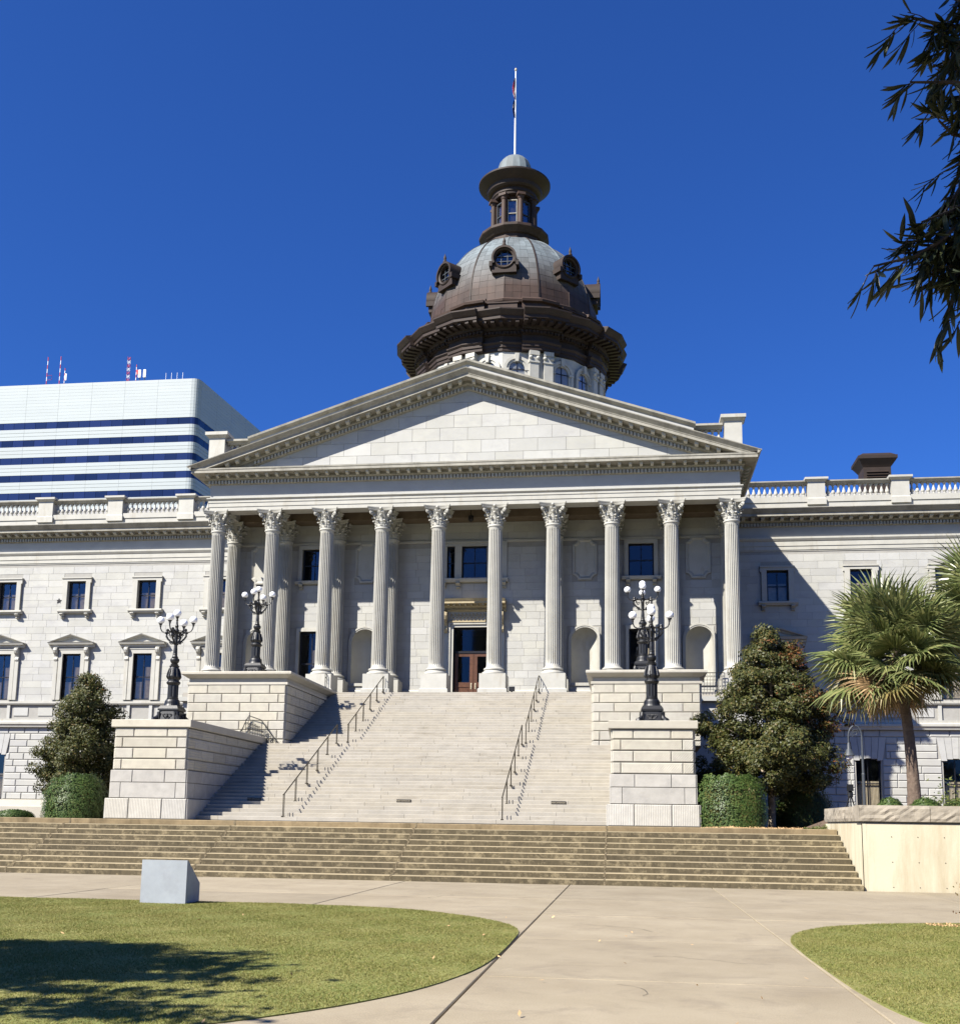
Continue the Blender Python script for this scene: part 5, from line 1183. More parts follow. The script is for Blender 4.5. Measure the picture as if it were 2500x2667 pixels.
for k in range(9):
    for z in (.12, .78, 1.45): q.lathe([(.013, 0), (.013, .006)], 8, (0, 0), Matrix.Translation((.75+.68*k, -.002, z)) @ Matrix.Rotation(pi/2, 4, 'X'))
q.build('tie_hole', M['interior'], RW)
pl_ = MB(); pl_.frustum((16.05, 44, -31.5, -19, 1.603), (16.9, 44, -31.5, -21, 2.06)); tag(pl_.build('planter_soil', M['soil']), kind='structure')
# granite block marker on the lawn
q = MB(); q.prism([(0, -.09), (.70, -.09), (.70, .38), (.05, .845), (0, .845)], 0, .93, 'x')
o = q.build('granite_block', M['block']); o.location = (-.02, -42.17, 0); tag(o, 'pale grey granite block with a sloping back at the far edge of the left lawn', 'stone marker')
# ------------------------------------------------------------------ office tower far behind on the left
TW = thing('office_tower', 'white panelled office tower with dark blue window bands behind the left wing', 'office tower', (-68.6, 120, 0))
fx = [0, -7.85, -14.3, -20.8, -27.3, -33.75, -40.2, -46.7, -53.2, -59.7]     # vertical joints along the front, local
bands = []      # (z0,z1,kind)
zt = 82.2; bands.append((74.72, zt, 'top')); z = 74.72
for k in range(16):
    bands.append((z-1.32, z, 'glass')); bands.append((z-3.43, z-1.32, 'panel')); z -= 3.43
sdx, sdy = .08, 1.0     # plan direction of the side wall
def side_pt(s): return (s*sdx, s*sdy)
Lr = 1.3
def tower_piece(mb, a, b, z0, z1, t=0.0):
    """a,b: distance along the outline; the corner is rounded. negative = along the front, positive = along the side"""
    def P(d):
        if d < -Lr: return (d, -t)
        if d > Lr: x, y = side_pt(d); return (x+t, y)
        u = (d+Lr)/(2*Lr); p0 = Vector((-Lr, 0)); p1 = Vector((0, 0)); p2 = Vector(side_pt(Lr)); q = p0*(1-u)**2+p1*2*u*(1-u)+p2*u*u; return (q.x+t*u, q.y-t*(1-u))
    n = 5 if (-Lr-.01 <= a <= Lr+.01 and b <= Lr+.01) else 1
    pts = [P(a+(b-a)*i/n) for i in range(n+1)]
    inn = [(p[0]-.3, p[1]+.3) for p in pts]
    mb.loft([[(p[0], p[1], z0) for p in pts]+[(p[0], p[1], z0) for p in reversed(inn)], [(p[0], p[1], z1) for p in pts]+[(p[0], p[1], z1) for p in reversed(inn)]], cap=True)
cuts = sorted([x for x in fx if x < -Lr]+[-Lr, Lr]+[7.8, 14.3, 20.7, 27.2, 33.7, 40.0])
for z0, z1, kd in bands:
    if z1 < 30: continue
    for a, b_ in zip(cuts[:-1], cuts[1:]):
        g_ = .016
        if kd == 'glass' and z1 > 58 and abs(b_-a) > 4:
            for k in range(3):
                q = MB(); tower_piece(q, a+(b_-a)*k/3+.03, a+(b_-a)*(k+1)/3-.03, z0, z1, -.05); q.build('window_pane', M['towerglass'], TW)
        elif kd == 'glass': q = MB(); tower_piece(q, a+(0 if abs(a) <= Lr else .05), b_-(0 if abs(b_) <= Lr else .05), z0, z1, -.05); q.build('window_band', M['towerglass'], TW)
        else:
            n = 12 if kd == 'top' else 3; q = MB(); hh = (z1-z0)/n
            for i in range(n):
                gp = .045 if (kd == 'panel' and i == 1) else .010
                tower_piece(q, a+g_, b_-g_, z0+hh*i+gp, z0+hh*(i+1)-gp, 0)
            q.build('panel', M['towerpanel'], TW)
q = MB(); q.prism([(-60, .4), (-.9, .4), (-.4, 1.2), (40*.08-.4, 40), (-60, 40)], -.09, zt-.4, 'z'); q.build('core', M['mortar'], TW)
def mast(x, z1, label, kind='pole', g='aerials on the office tower roof'):
    P = thing('radio_mast', label, 'antenna', (x, 121.2, zt-.4), 0, g); h = z1-zt+.4; n = 8
    for k in range(n):
        q = MB(); z0, zz1 = h*k/n, h*(k+1)/n
        if kind == 'lattice':
            for a in range(3): q.tube([(.28*math.cos(a*2.09), .28*math.sin(a*2.09), z0), (.28*math.cos(a*2.09), .28*math.sin(a*2.09), zz1)], .045, 4); q.tube([(.28*math.cos(a*2.09), .28*math.sin(a*2.09), z0), (.28*math.cos((a+1)*2.09), .28*math.sin((a+1)*2.09), zz1)], .03, 4)
        else: q.tube([(0, 0, z0), (0, 0, zz1)], .075 if kind == 'pole' else .04, 5)
        q.build('red_section' if k % 2 else 'white_section', M['red' if (k % 2 and kind != 'whip') else 'white'], P)
    return P
m1 = mast(-99.4, 88.2, 'red and white mast with a small frame, leftmost on the office tower roof'); q = MB(); q.tube([(0, 0, 1.8), (1.0, 0, 1.8), (1.0, 0, 2.7), (0, 0, 2.7)], .04, 4); q.build('frame', M['red'], m1)
mast(-96.8, 88.2, 'tall red and white mast second from the left on the office tower roof')
m3 = mast(-95.8, 85.8, 'short red and white mast beside the second tall one on the tower roof'); q = MB(); q.box(.1, .4, -.1, .1, 1.6, 2.9); q.build('aerial', M['white'], m3)
mast(-83.1, 87.5, 'open lattice red and white mast on the tower roof', 'lattice')
m5 = mast(-81.5, 85.9, 'red topped mast between the lattice mast and the white box aerials'); q = MB(); q.box(.1, .5, -.2, .2, 2.2, 3.0); q.build('dish', M['red'], m5)
for x, wd in ((-80.8, 'left'), (-79.8, 'right')):
    P = thing('panel_antenna', '%s one of the two white box aerials on the office tower roof' % wd, 'antenna', (x, 121.2, zt-.4), 0, 'aerials on the office tower roof')
    q = MB(); q.tube([(0, 0, 0), (0, 0, 2.9)], .07, 5); q.build('pole', M['iron_grey'], P); q = MB(); q.box(-.24, .24, -.2, .1, 1.5, 3.0); q.build('case', M['white'], P)
for x in (-75.6, -74.5, -73.4, -72.3): mast(x, 84.0, 'thin white whip aerial, one of four in a row near the tower roof corner', 'whip', 'whip aerials on the office tower')

# ------------------------------------------------------------------ foliage
def leaf_quads(P, N, size, asp=1.7, jit=.35, seed=0, bend=True):
    rg = np.random.default_rng(seed); n = len(P)
    nn = N+rg.normal(0, .55, (n, 3)); nn /= np.linalg.norm(nn, axis=1, keepdims=True)+1e-9
    t = rg.normal(0, 1, (n, 3)); u = np.cross(nn, t); u /= np.linalg.norm(u, axis=1, keepdims=True)+1e-9; v = np.cross(nn, u)
    s = size*(1+rg.uniform(-jit, jit, (n, 1))); w_ = s/asp
    A = P-u*s*.5; B = P+v*w_*.5-u*s*.02; C = P+u*s*.5; D = P-v*w_*.5-u*s*.02
    return np.stack([A, B, C, D], 1).reshape(-1, 3)
def crown_points(env, nclump, per, spread, seed, z0, z1, cx=0, cy=0, inner=.35):
    """clumps through a crown volume; env(t, ang) gives the radius at relative height t"""
    rg = np.random.default_rng(seed); P = []; N = []
    k = 0
    while k < nclump:
        t = rg.uniform(0, 1); a = rg.uniform(0, 2*pi); r = env(t, a)
        if rg.uniform(0, 1) > (r/env.max): continue
        rad = r*math.sqrt(rg.uniform(inner**2, 1)); c = np.array([cx+rad*math.cos(a), cy+rad*math.sin(a), z0+(z1-z0)*t])
        sp = spread*rg.uniform(.6, 1.35); m = int(per*rg.uniform(.55, 1.4)*(sp/spread)**1.5)
        d = rg.normal(0, 1, (m, 3)); d /= np.linalg.norm(d, axis=1, keepdims=True); d *= sp*rg.uniform(.25, 1, (m, 1))**.6; d[:, 2] *= .75
        P.append(c+d); o = d/sp+np.array([math.cos(a)*.5, math.sin(a)*.5, .5]); N.append(o); k += 1
    return np.concatenate(P), np.concatenate(N)
def limb(b, p0, p1, r0, r1, rg, wob=.15, n=5):
    p0, p1 = Vector(p0), Vector(p1); pts = []
    for i in range(n+1):
        t = i/n; o = Vector((rg.uniform(-1, 1), rg.uniform(-1, 1), rg.uniform(-.5, .5)))*wob*math.sin(pi*t); pts.append(p0.lerp(p1, t)+o)
    b.tube(pts, [r0+(r1-r0)*i/n for i in range(n+1)], 7)
def tree(name, label, cat, x, y, z, h, wd, trunk_h, tr, seed, nclump, per, leaf, spread=.5, lean=(0, 0), bark='palebark', red=0, group=None, shape='cone'):
    P = thing(name, label, cat, (x, y, z), 0, group); rg = random.Random(seed)
    b = MB(); limb(b, (0, 0, -.1), (lean[0], lean[1], h*.86), tr, tr*.18, rg, .10, 8)
    for k in range(14):
        t = .25+.6*k/14; a = k*2.4; L_ = wd*(.46-.30*t)
        p0 = (lean[0]*t, lean[1]*t, h*.86*t); p1 = (lean[0]*t+L_*math.cos(a), lean[1]*t+L_*math.sin(a), h*.86*t+L_*.55); limb(b, p0, p1, tr*.4*(1-t*.5), .015, rg, .12, 5)
    b.build('trunk', M[bark], P, 60)
    ph = [rg.uniform(0, 6.28) for _ in range(4)]
    def env(t, a):
        if shape == 'cone': r = .05+1.72*(t+.05)**.33*(1-t)**.88
        else: r = 1.25*math.sqrt(max(0, 1-(2*t-1)**2))+.06
        return wd/2*min(1.08, r)*(1+.17*math.sin(3*a+ph[0]+t*4)+.16*math.sin(5*a+ph[1]-t*9)+.15*math.sin(15*t+ph[2]+2*math.sin(a)))
    env.max = wd/2*1.2
    V, N = crown_points(env, nclump, per, spread, seed, trunk_h, h-.15, lean[0]*.5, lean[1]*.5)
    if red:
        rg2 = np.random.default_rng(seed+5); s = V[:, 0]/(wd*.5)*.75+(V[:, 2]-trunk_h)/(h-trunk_h)*.85+.25*np.sin(V[:, 2]*2.1+V[:, 1]*1.7)+rg2.normal(0, .16, len(V))
        k = s > red; groups = ((~k, 'leaf_green', 'crown'), (k, 'leaf_red', 'autumn_foliage'))
    else: groups = ((np.ones(len(V), bool), 'leaf_green', 'crown'),)
    for kk, m, nm in groups:
        if kk.any(): link(nm, np_mesh(nm, leaf_quads(V[kk], N[kk], leaf, seed=seed), 4, M[m]), P)
    return P
tree('ornamental_tree', 'dense rounded green tree turning orange at its top, right of the stairs', 'tree', 15.35, -16, 1.6, 8.55, 5.8, 1.6, .17, 11, 560, 175, .118, .40, (.15, 0), red=1.05)
tree('ornamental_tree', 'bushy dark green tree before the windows of the left wing', 'tree', -18.5, -9.2, 1.6, 7.6, 4.3, .9, .17, 12, 430, 170, .12, .44, (-.2, 0), red=1.45)
tree('young_tree', 'slim yellowish young tree peeping over the lower left stair wall', 'tree', -14.3, -5.0, 1.6, 6.2, 1.9, 2.6, .05, 13, 46, 60, .13, .34)
def hedge(label, x, y, z, w_, d_, h, rnd, n, seed, leaf=.075):
    P = thing('hedge', label, 'hedge', (x, y, z)); rg = np.random.default_rng(seed)
    u = rg.normal(0, 1, (n, 3)); u[:, 2] = np.abs(u[:, 2]); p = rnd
    s = (np.abs(u)**p).sum(1, keepdims=True)**(1/p); D = u/s
    amp = 1+.03*np.sin(D[:, :1]*11+D[:, 2:]*9)+.03*np.sin(D[:, 1:2]*17+D[:, 2:]*15)+.02*np.sin(D[:, :1]*31)*np.sin(D[:, 2:]*27)
    V = D*np.array([w_/2, d_/2, h])*amp*rg.uniform(.90, 1.045, (n, 1))
    low = rg.uniform(0, 1, n); 
    link('foliage', np_mesh('foliage', leaf_quads(V, D, leaf, 1.5, seed=seed), 4, M['hedge']), P)
    b = MB(); rows = []
    for j in range(9):
        e = pi/2*j/8; ring = []
        for k in range(28):
            a = 2*pi*k/28; q = np.array([math.cos(e)*math.cos(a), math.cos(e)*math.sin(a), math.sin(e)]); q = q/((np.abs(q)**p).sum()**(1/p)); ring.append((q[0]*w_/2*.90, q[1]*d_/2*.90, q[2]*h*.91))
        rows.append(ring)
    b.loft(rows); b.build('inner_twigs', M['leaf_green'], P); return P
hedge('boxy clipped green hedge right of the lower right stair wall', 13.5, -18.3, 1.6, 2.5, 2.2, 1.95, 7.5, 17000, 21)
hedge('round clipped green hedge left of the lower left stair wall', -14.6, -17.2, 1.6, 2.55, 2.4, 1.84, 3.2, 17000, 22)
for i, (x, w_, h, lb) in enumerate(((-19.6, 2.4, .26, 'low spreading green shrub at the left edge of the terrace'), (-17.3, 1.7, .34, 'low round green shrub beside the tall round hedge'))): hedge(lb, x, -17.5, 1.6, w_, 1.5, h, 2.2, 3500, 30+i, .07)
hedge('dark shrub in the shade behind the trunk of the tree on the right', 16.9, -14.2, 1.6, 2.6, 2.0, 1.9, 2.6, 6000, 33, .08)
for i, (x, y, w_, lb) in enumerate(((16.95, -29.9, .8, 'low green shrub above the wall cap, left of the palm trunk'), (17.95, -29.8, 1.0, 'low green shrub above the wall cap, just right of the palm trunk'), (19.0, -29.9, 1.3, 'low green shrub above the wall cap at the right edge of the photo'))): hedge(lb, x, y, 2.05, w_, .9, .50, 2.0, 2600, 50+i, .07)
P = thing('floodlight', 'small black floodlight on the portico floor right of the column beside the door', 'floodlight', (2.85, -.55, FLOOR))
q = MB(); q.box(-.05, .05, -.05, .05, 0, .10); q.build('foot', M['iron'], P); q = MB(); q.box(-.17, .17, -.10, .10, .10, .36); q.build('head', M['iron'], P)
# ground cover and mulch in beds (uncountable)
def cover(name, m, n, x0, x1, y0, y1, z, hh, leaf, seed, cl=None):
    rg = np.random.default_rng(seed); V = np.stack([rg.uniform(x0, x1, n), rg.uniform(y0, y1, n), np.zeros(n)], 1)
    V[:, 2] = z+np.abs(rg.normal(0, hh, n))*(.35+.65*np.abs(np.sin(V[:, 0]*2.3)*np.sin(V[:, 1]*1.9+V[:, 0])))
    N = np.tile([0, -.2, 1.], (n, 1)); return tag(link(name, np_mesh(name, leaf_quads(V, N, leaf, 2.4, seed=seed), 4, M[m])), kind='stuff')
cover('ground_cover', 'juniper', 14000, 18.2, 34, -31.3, -28.5, 2.15, .40, .11, 41)
cover('leaf_litter', 'dryleaf', 2500, 12.2, 16, -27.4, -16, 1.608, .03, .07, 42)
cover('weeds', 'juniper', 500, 14.9, 15.6, -27.7, -27.3, 1.6, .09, .07, 43)
cover('mulch', 'dryleaf', 700, 14.6, 18, -43.0, -42.5, .03, .02, .05, 44)
cover('fallen_leaves', 'dryleaf', 34, 1, 13, -56, -43, .03, .008, .06, 45)
P = thing('sapling', 'tiny reddish sapling at the right edge of the walk by the mulch', 'plant', (15.55, -41.9, 0)); rg = random.Random(3)
b = MB()
for k in range(5): limb(b, (0, 0, 0), (rg.uniform(-.25, .25), rg.uniform(-.2, .2), rg.uniform(.35, .75)), .008, .003, rg, .04, 4)
b.build('stem', M['trunk'], P); V = np.stack([rng.uniform(-.25, .25, 70), rng.uniform(-.2, .2, 70), rng.uniform(.15, .75, 70)], 1); link('foliage', np_mesh('foliage', leaf_quads(V, V, .06, 1.8, seed=9), 4, M['leaf_red']), P)

# ------------------------------------------------------------------ palmetto palms with folded fan leaves
def fan_mesh(seed, m):
    rg = random.Random(seed); V = []; n = 44; L0_ = 1.0
    for i in range(n):
        a = (i/(n-1)-.5)*R(275); ln = (.98-.22*abs(i/(n-1)-.5)*2)*rg.uniform(.9, 1.06); dr = rg.uniform(.10, .36); wv = .029
        px, py = math.sin(a), math.cos(a); tw = .02*(1 if i % 2 else -1)
        prev = None
        for s in range(5):
            t = s/4; r = .05+ln*t; z = .16*math.sin(t*1.6)*(math.cos(a)*.5+.5)-dr*max(0, t-.45)**2*2.4-.10*abs(math.sin(a))*t
            wd = wv*(.35+1.5*t if t < .45 else (1.15*(1-t)/.55*.9+.06)); c = Vector((px*r, .95+py*r, z+tw*(1-t))); q = Vector((py, -px, .5 if i % 2 else -.5)).normalized()*wd
            cur = (c-q, c+q)
            if prev: V += [prev[0], prev[1], cur[1], cur[0]]
            prev = cur
    st = 6
    for s in range(st):
        y0, y1 = .95*s/st, .95*(s+1)/st; f = lambda y: .10*math.sin(y/.95*2.2)
        for dx0, dx1, dz in ((-.022, .0, .0), (0, .022, 0)): V += [Vector((dx0, y0, f(y0))), Vector((dx1, y0, f(y0)+.012)), Vector((dx1, y1, f(y1)+.012)), Vector((dx0, y1, f(y1)))]
    return np_mesh('frond', np.array([tuple(v) for v in V]), 4, M[m])
fans = {m: [fan_mesh(50+k, m) for k in range(4)] for m in ('palm', 'palm_olive', 'palm_dry')}
def palm(label, x, y, z, base, top, seed, R0=1.42):
    P = thing('palmetto_palm', label, 'palm tree', (x, y, z), 0, 'palmetto palms in the planter'); rg = random.Random(seed)
    b = MB(); n = 26; pts = []; rr = []
    for i in range(n+1):
        t = i/n; pts.append((top[0]*t+.10*math.sin(t*pi), top[1]*t, top[2]*t)); rr.append((.195-.055*t+(.09*(1-t)**8))*(1+.05*(i % 2)))
    b.tube(pts, rr, 14); b.build('trunk', M['palmbark'], P, 50)
    b = MB()
    for k in range(40):      # old leaf bases under the crown
        a = k*2.4; h = top[2]*(.80+.20*k/40); T = Matrix.Translation((top[0]*h/top[2], top[1]*h/top[2], h)) @ Matrix.Rotation(a, 4, 'Z') @ Matrix.Rotation(R(-35), 4, 'Y'); b.box(.10, .16, -.05, .05, 0, .42, T)
    b.build('boots', M['palmbark'], P)
    nf = 92
    for k in range(nf):
        t = k/(nf-1); az = k*2.39996+rg.uniform(-.25, .25); el = 84-150*t**.95+rg.uniform(-17, 17)
        m = 'palm' if t < .80 else ('palm_olive' if t < .89 else 'palm_dry')
        if t > .6 and rg.random() < .10: m = 'palm_olive'
        s = R0*rg.uniform(.70, 1.10)*(1 if t < .85 else .84)
        o = link('frond', rg.choice(fans[m]), P, (top[0], top[1], top[2]+.25-.5*t), (R(el), rg.uniform(-.75, .75), az), (s, s, s))
        o.rotation_mode = 'ZXY' if False else 'XYZ'
    return P
palm('tall palmetto palm with a brown skirt of dry fans behind the planter wall', 18.6, -26, 2.0, None, (-.36, 0, 5.2), 61, 1.5)
palm('second palmetto palm cut by the right edge of the photo', 22.5, -24, 2.0, None, (-.2, 0, 7.2), 62, 1.45)

# ------------------------------------------------------------------ gooseneck street lamp and tripod light
P = thing('street_lamp', 'grey gooseneck street lamp with a bell shade by the basement window', 'street lamp', (22.35, 0, 1.6))
q = MB(); q.lathe([(.14, 0), (.14, .5), (.10, .55), (.085, .6), (.085, 3.0), (.10, 3.02), (.07, 3.1), (.06, 5.1)], 12); arc = [(-.36+.36*math.cos(a), 0, 5.1+.62*math.sin(a)) for a in np.linspace(0, pi, 13)]; q.tube([(0, 0, 5.0)]+arc+[(-.72, 0, 4.75)], .045, 8); q.build('post', M['iron_grey'], P)
q = MB(); scroll(q, -.36, 5.33, .20, 0, .02, 0, 1.6); scroll(q, -.52, 5.2, .12, 0, .016, 1, 1.3); q.build('scrollwork', M['iron_grey'], P)
q = MB(); q.lathe([(.05, 4.78), (.09, 4.70), (.10, 4.45), (.16, 4.38), (.20, 4.25), (.30, 4.12), (.32, 4.06), (.28, 4.05), (.1, 4.3)], 16, (-.72, 0), cap=False); q.build('shade', M['iron_grey'], P, 40)
q = MB(); q.ball((-.72, 0, 4.02), .19, 8, sz=1.2); q.build('globe', M['opal'], P, True)
P = thing('tripod_light', 'small black tripod floodlight in the planter beside the basement window', 'floodlight', (16.8, -25, 2.05))
q = MB(); q.lathe([(.05, .62), (.09, .66), (.09, .8), (.05, .84)], 10); q.box(-.09, .09, -.12, .08, .84, 1.06); q.build('head', M['iron'], P)
for a in (0.4, 2.5, 4.6): q = MB(); q.tube([(.02*math.cos(a), .02*math.sin(a), .72), (.25*math.cos(a), .25*math.sin(a), 0)], .022, 6); q.build('leg', M['iron'], P)

# ------------------------------------------------------------------ the tree overhead on the right, its branches hanging into view
def lance_mesh():
    v = []; n = 6; b = MB(); rows = []
    for i in range(n+1):
        t = i/n; w_ = .0105*math.sin(pi*min(1, t*.93+.07))**.8*1.0; z = -.010*math.sin(t*2.5); rows.append([(-w_, t*.13, z+.0035), (0, t*.13, z), (w_, t*.13, z+.0035)])
    b.loft(rows, closed=False); return b.mesh('leaf', M['oakleaf'])
lance = lance_mesh()
OAK = thing('oak_tree', 'dark narrow leaved oak whose branches hang in at the upper right corner', 'tree', (15.9, -57.6, 0))
rg = random.Random(77)
def campt(u, v, depth):      # a place in the air given by where the tree's twig stood when surveyed, and its distance from there
    d = _F+_R*(u-1250)/2850+_U*(1333.5+353.04-v)/2850; return Vector((9.4712, -63.0479, 1.65))+d*depth
twigs = []
tw_px = [([(2640, 150), (2500, 100), (2420, 60)], 5.2), ([(2660, 170), (2500, 150), (2380, 130), (2308, 112)], 5.2), ([(2650, 300), (2520, 290), (2420, 285), (2320, 285)], 5.0),
         ([(2640, 420), (2530, 440), (2430, 420), (2395, 385)], 5.1), ([(2640, 430), (2520, 470), (2440, 500)], 5.0), ([(2660, 560), (2540, 590), (2460, 640), (2400, 700), (2330, 740), (2225, 765)], 4.8),
         ([(2640, 600), (2520, 660), (2430, 760), (2380, 780)], 4.9), ([(2640, 640), (2500, 720), (2440, 800), (2425, 870), (2410, 895)], 4.9), ([(2640, 700), (2540, 780), (2480, 800)], 5.1),
         ([(2640, 220), (2540, 210), (2470, 180), (2400, 190)], 5.3), ([(2660, 360), (2560, 370), (2480, 340)], 5.3), ([(2660, 500), (2570, 520), (2500, 560), (2410, 590)], 5.0), ([(2680, 60), (2560, 50), (2480, 40)], 5.4),
         ([(2650, 640), (2560, 670), (2480, 700), (2400, 720)], 5.1), ([(2680, 260), (2600, 250), (2520, 240), (2450, 230)], 5.4), ([(2650, 820), (2560, 700), (2470, 690), (2360, 700)], 4.9), ([(2660, 120), (2560, 120), (2490, 150), (2440, 200)], 5.1), ([(2660, 200), (2570, 230), (2490, 300), (2470, 350)], 5.1),
         ([(2660, 450), (2580, 440), (2500, 400), (2450, 400)], 5.0), ([(2660, 480), (2590, 500), (2520, 530)], 5.2), ([(2660, 600), (2560, 620), (2480, 660), (2420, 660)], 5.0), ([(2660, 650), (2570, 690), (2500, 760), (2460, 780)], 4.8), ([(2660, 560), (2560, 570), (2480, 600), (2350, 650)], 4.9), ([(2660, 20), (2560, 90), (2500, 100)], 5.3), ([(2660, 640), (2480, 690), (2400, 730), (2290, 730)], 4.95), ([(2660, 330), (2560, 330), (2470, 320), (2400, 330)], 5.1), ([(2660, 520), (2540, 540), (2450, 560), (2400, 640)], 5.0),
         ([(2660, 250), (2560, 270), (2450, 250), (2380, 240)], 5.2), ([(2660, 600), (2560, 640), (2450, 700), (2310, 700)], 4.9), ([(2660, 400), (2560, 410), (2500, 450), (2450, 470)], 5.1), ([(2660, 110), (2540, 100), (2460, 110), (2400, 150)], 5.2), ([(2660, 680), (2580, 740), (2540, 820), (2480, 860)], 4.9)]
loc0 = Vector((15.9, -57.6, 0)); limbs = MB(); leaves = []
for pts, dep in tw_px:
    P3 = [campt(u+50, v-72, dep+.12*math.sin(u*.01)+rg.uniform(-.05, .05))-loc0 for u, v in pts]
    limbs.tube(P3, [.016-.011*i/(len(P3)-1) for i in range(len(P3))], 5)
    # short side twigs with bunches of leaves
    for i in range(len(P3)-1):
        a, b_ = P3[i], P3[i+1]; L_ = (b_-a).length; m = max(2, int(L_/.019))
        for k in range(m):
            p = a.lerp(b_, (k+rg.random())/m); d = (b_-a).normalized()
            sd = Vector((rg.uniform(-1, 1), rg.uniform(-1, 1), rg.uniform(-1, .35)))*.8+d*.6; sd.normalize()
            if rg.random() < .45:
                e = p+sd*rg.uniform(.06, .16)+Vector((0, 0, -.03)); limbs.tube([p, p.lerp(e, .5)+Vector((0, 0, .01)), e], .0028, 4)
                for q in range(rg.randint(4, 7)):
                    ld = sd+Vector((rg.uniform(-1, 1), rg.uniform(-1, 1), rg.uniform(-1.3, .2)))*.75; leaves.append((p.lerp(e, rg.uniform(.3, 1)), ld.normalized(), rg.uniform(.7, 1.12)))
            else: leaves.append((p, (sd+Vector((0, 0, -.5))).normalized(), rg.uniform(.7, 1.12)))
rg.shuffle(leaves)
limbs.tube([(0, 0, -.1), (.1, 0, 2.2), (0, .1, 4.6), (.3, .2, 7.0), (.2, .3, 9.5)], [.36, .28, .24, .17, .08], 12)
for u, v, dep, z in ((2640, 150, 5.3, 5.6), (2650, 430, 5.1, 5.0), (2650, 640, 4.9, 4.4), (2650, 300, 5.2, 5.3)):
    p = campt(u, v, dep)-loc0; limbs.tube([(0, .05, z-.8), Vector((0, 0, z-.4)).lerp(p, .45)+Vector((0, 0, .35)), p], [.09, .05, .016], 7)
limb(limbs, (.2, .2, 6.6), (-7.6, -4.6, 9.0), .13, .03, rg, .3, 7)  # unseen limb added overhead to carry the shading leaf clumps
for k in range(9): a = k*.7; limb(limbs, (.1, .1, 5+.5*k), (2.6*math.cos(a)+.8, 2.6*math.sin(a), 7+.45*k), .08, .02, rg, .2, 5)
limbs.build('trunk', M['darkbark'], OAK, 60)
def leaf_mat(p, d, s):
    z = Vector((rg.uniform(-.6, .6), rg.uniform(-.6, .6), 1)); x = d.cross(z).normalized(); z2 = x.cross(d).normalized()
    return Matrix(((x.x*s, d.x*s, z2.x*s, p.x), (x.y*s, d.y*s, z2.y*s, p.y), (x.z*s, d.z*s, z2.z*s, p.z), (0, 0, 0, 1)))
restl = MB()
for i, (p, d, s) in enumerate(leaves):
    if i < 300: o = link('leaf', lance, OAK); o.matrix_local = leaf_mat(p, d, s)
    else:
        T = leaf_mat(p, d, s); restl.add([v.co for v in lance.vertices], [tuple(f.vertices) for f in lance.polygons], T)
tag(restl.build('leaves', M['oakleaf'], OAK), kind='stuff')
def env_(t, a): return 4.2*math.sqrt(max(0, 1-(2*t-1)**2))*(1+.15*math.sin(3*a))+.2
env_.max = 5.0
V, N = crown_points(env_, 320, 120, .7, 78, 5.9, 12.0, 2.0, -.6)
lo = np.array((15.9, -57.6, 0)); Wp = V+lo; dd = Wp-np.array((9.4712, -63.0479, 1.65)); F_ = np.array(_F); R_ = np.array(_R); U_ = np.array(_U)
kp = Wp[:, 0] > 13.2; V, N = V[kp], N[kp]
for cx_, cy_, cz_, sx_ in ((8.4, -61.9, 8.9, .9), (9.6, -61.0, 8.2, .8), (7.6, -62.8, 9.8, .9), (9.4, -62.4, 9.6, .9), (11.0, -60.6, 8.6, .9)):  # unseen leaf clumps added overhead to keep sun off the hanging twigs
    q = rng.normal(0, 1, (1100, 3))*np.array([sx_, sx_, .45])+np.array([cx_, cy_, cz_])-lo; V = np.concatenate([V, q]); N = np.concatenate([N, np.tile([0, 0, 1.], (1100, 1))])
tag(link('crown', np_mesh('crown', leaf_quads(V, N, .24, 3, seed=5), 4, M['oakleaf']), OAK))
# the tree on the left whose shadow lies on the lawn (it stands left of the camera)
SH = thing('shade_tree', 'broad tree left of the camera that throws its shadow on the left lawn', 'tree', (-4.2, -57.2, 0)); rg = random.Random(5)
b = MB(); limb(b, (0, 0, -.1), (.3, .2, 6), .32, .12, rg, .2, 6)
for k in range(14):
    a = k*2.4; limb(b, (.1, .1, 3.2+.25*k), (2.6*math.cos(a), 2.4*math.sin(a), 5.4+.25*k), .10, .02, rg, .25, 5)
b.build('trunk', M['trunk'], SH, 60)
def env2(t, a): return 2.3*math.sqrt(max(0, 1-(2*t-1)**2))*(1+.25*math.sin(3*a+1)+.18*math.sin(7*a))+.2
env2.max = 4.0
V, N = crown_points(env2, 170, 120, .55, 91, 4.4, 9.0, .6, .2)
arms = []
for (x, y, z) in ((3.2, .4, 6.6), (3.8, -.3, 6.2), (4.3, -.9, 6.0), (3.2, 1.4, 6.9), (4.9, -1.3, 5.9), (2.8, .9, 6.9), (4.2, .6, 6.3)):
    q = rng.normal(0, 1, (150, 3))*np.array([.70, .13, .13]); V = np.concatenate([V, q+np.array([x, y, z])]); N = np.concatenate([N, np.tile([0, 0, 1.], (150, 1))])
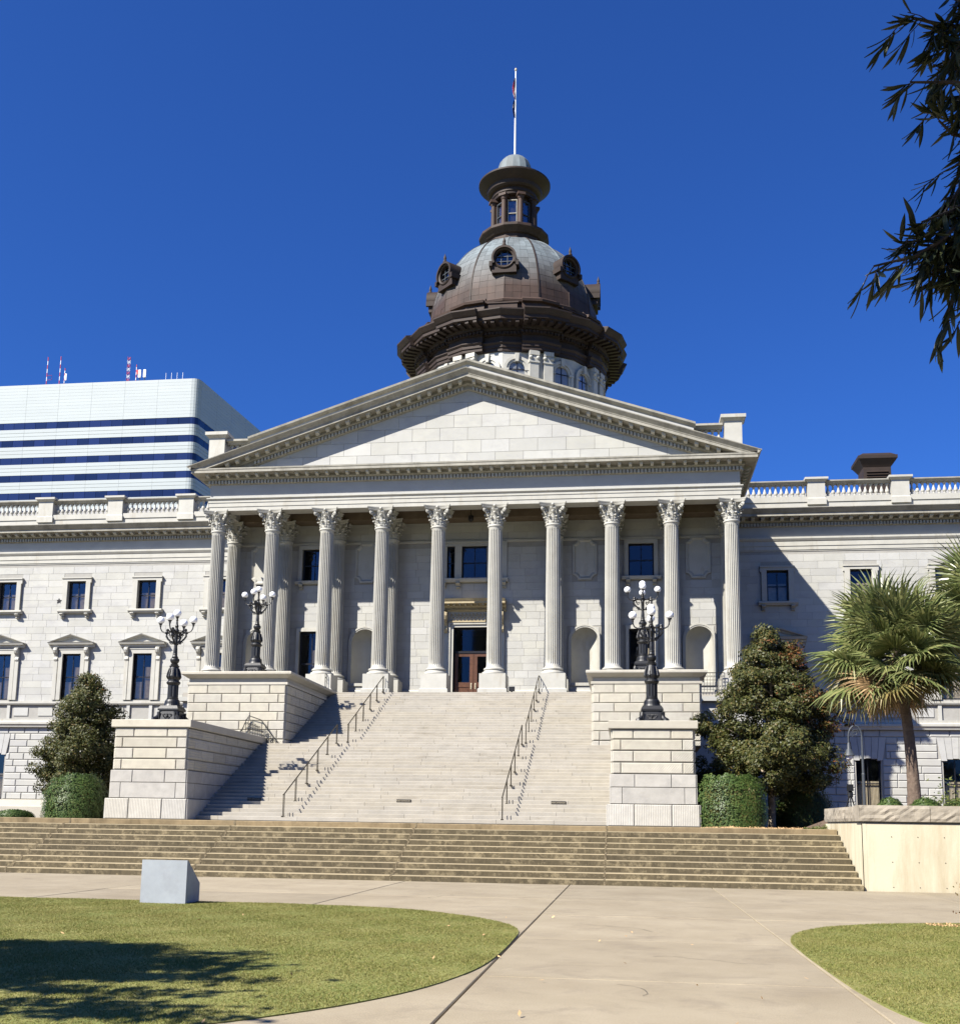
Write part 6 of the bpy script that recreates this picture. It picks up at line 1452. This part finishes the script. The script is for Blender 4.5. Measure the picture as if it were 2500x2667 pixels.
link('crown', np_mesh('crown', leaf_quads(V, N, .25, 2, seed=6), 4, M['leaf_green']), SH)

# ------------------------------------------------------------------ across the street behind the camera: what the windows mirror, plus trees added to block low sky
OB = thing('office_building', 'tall tan brick office building across the street behind the camera', 'building', (20, -170, 0))
b = MB(); b.box(-45, 45, -25, 0, -.09, 46); b.build('wall', mat('tan_brick', (.30, .23, .15), .9, blotch=.1, bscale=.5), OB)
wm_ = MB(); wm_.box(-1.1, 1.1, -.02, .06, 0, 2.0); wm_ = wm_.mesh('window', M['sash'])
for i in range(16):
    for j in range(12): link('window', wm_, OB, (-41+5.4*i, 0, 3+3.6*j))
for i, (x, y) in enumerate(((-52, -112), (-38, -118), (-25, -110), (-11, -117), (2, -111), (15, -118), (29, -111), (43, -117), (57, -111))):
    tree('sky_block_tree', 'unseen leafy tree added behind the camera to block the low sky', 'tree', x, y, 0, 14.5, 12.5, 3.0, .3, 120+i, 90, 60, .7, 1.3, shape='round', group='unseen trees added behind the camera')
# ------------------------------------------------------------------ grass
def grass(pl, x0, x1, y0, y1, dens, seed):
    rg = np.random.default_rng(seed); n = int((x1-x0)*(y1-y0)*dens); Pn = np.stack([rg.uniform(x0, x1, n), rg.uniform(y0, y1, n)], 1); Pn = Pn[inside(Pn, pl)]; n = len(Pn)
    hh = (rg.uniform(.010, .024, n)*(1+.35*np.sin(Pn[:, 0]*3.1)*np.sin(Pn[:, 1]*2.7)))[:, None]; a = rg.uniform(0, 2*pi, n); w_ = rg.uniform(.003, .006, n)
    u = np.stack([np.cos(a), np.sin(a), np.zeros(n)], 1)*w_[:, None]; b0 = np.concatenate([Pn, np.full((n, 1), .012)], 1)
    tip = b0+np.concatenate([rg.normal(0, .020, (n, 2)), hh], 1)
    return tag(link('grass', np_mesh('grass', np.stack([b0-u, b0+u, tip], 1).reshape(-1, 3), 3, M['grassblade'])), kind='stuff')
grass(LA, -9, 8, -56, -41.3, 3800, 1); grass(LB, 11.7, 16.5, -56, -42, 4200, 2)
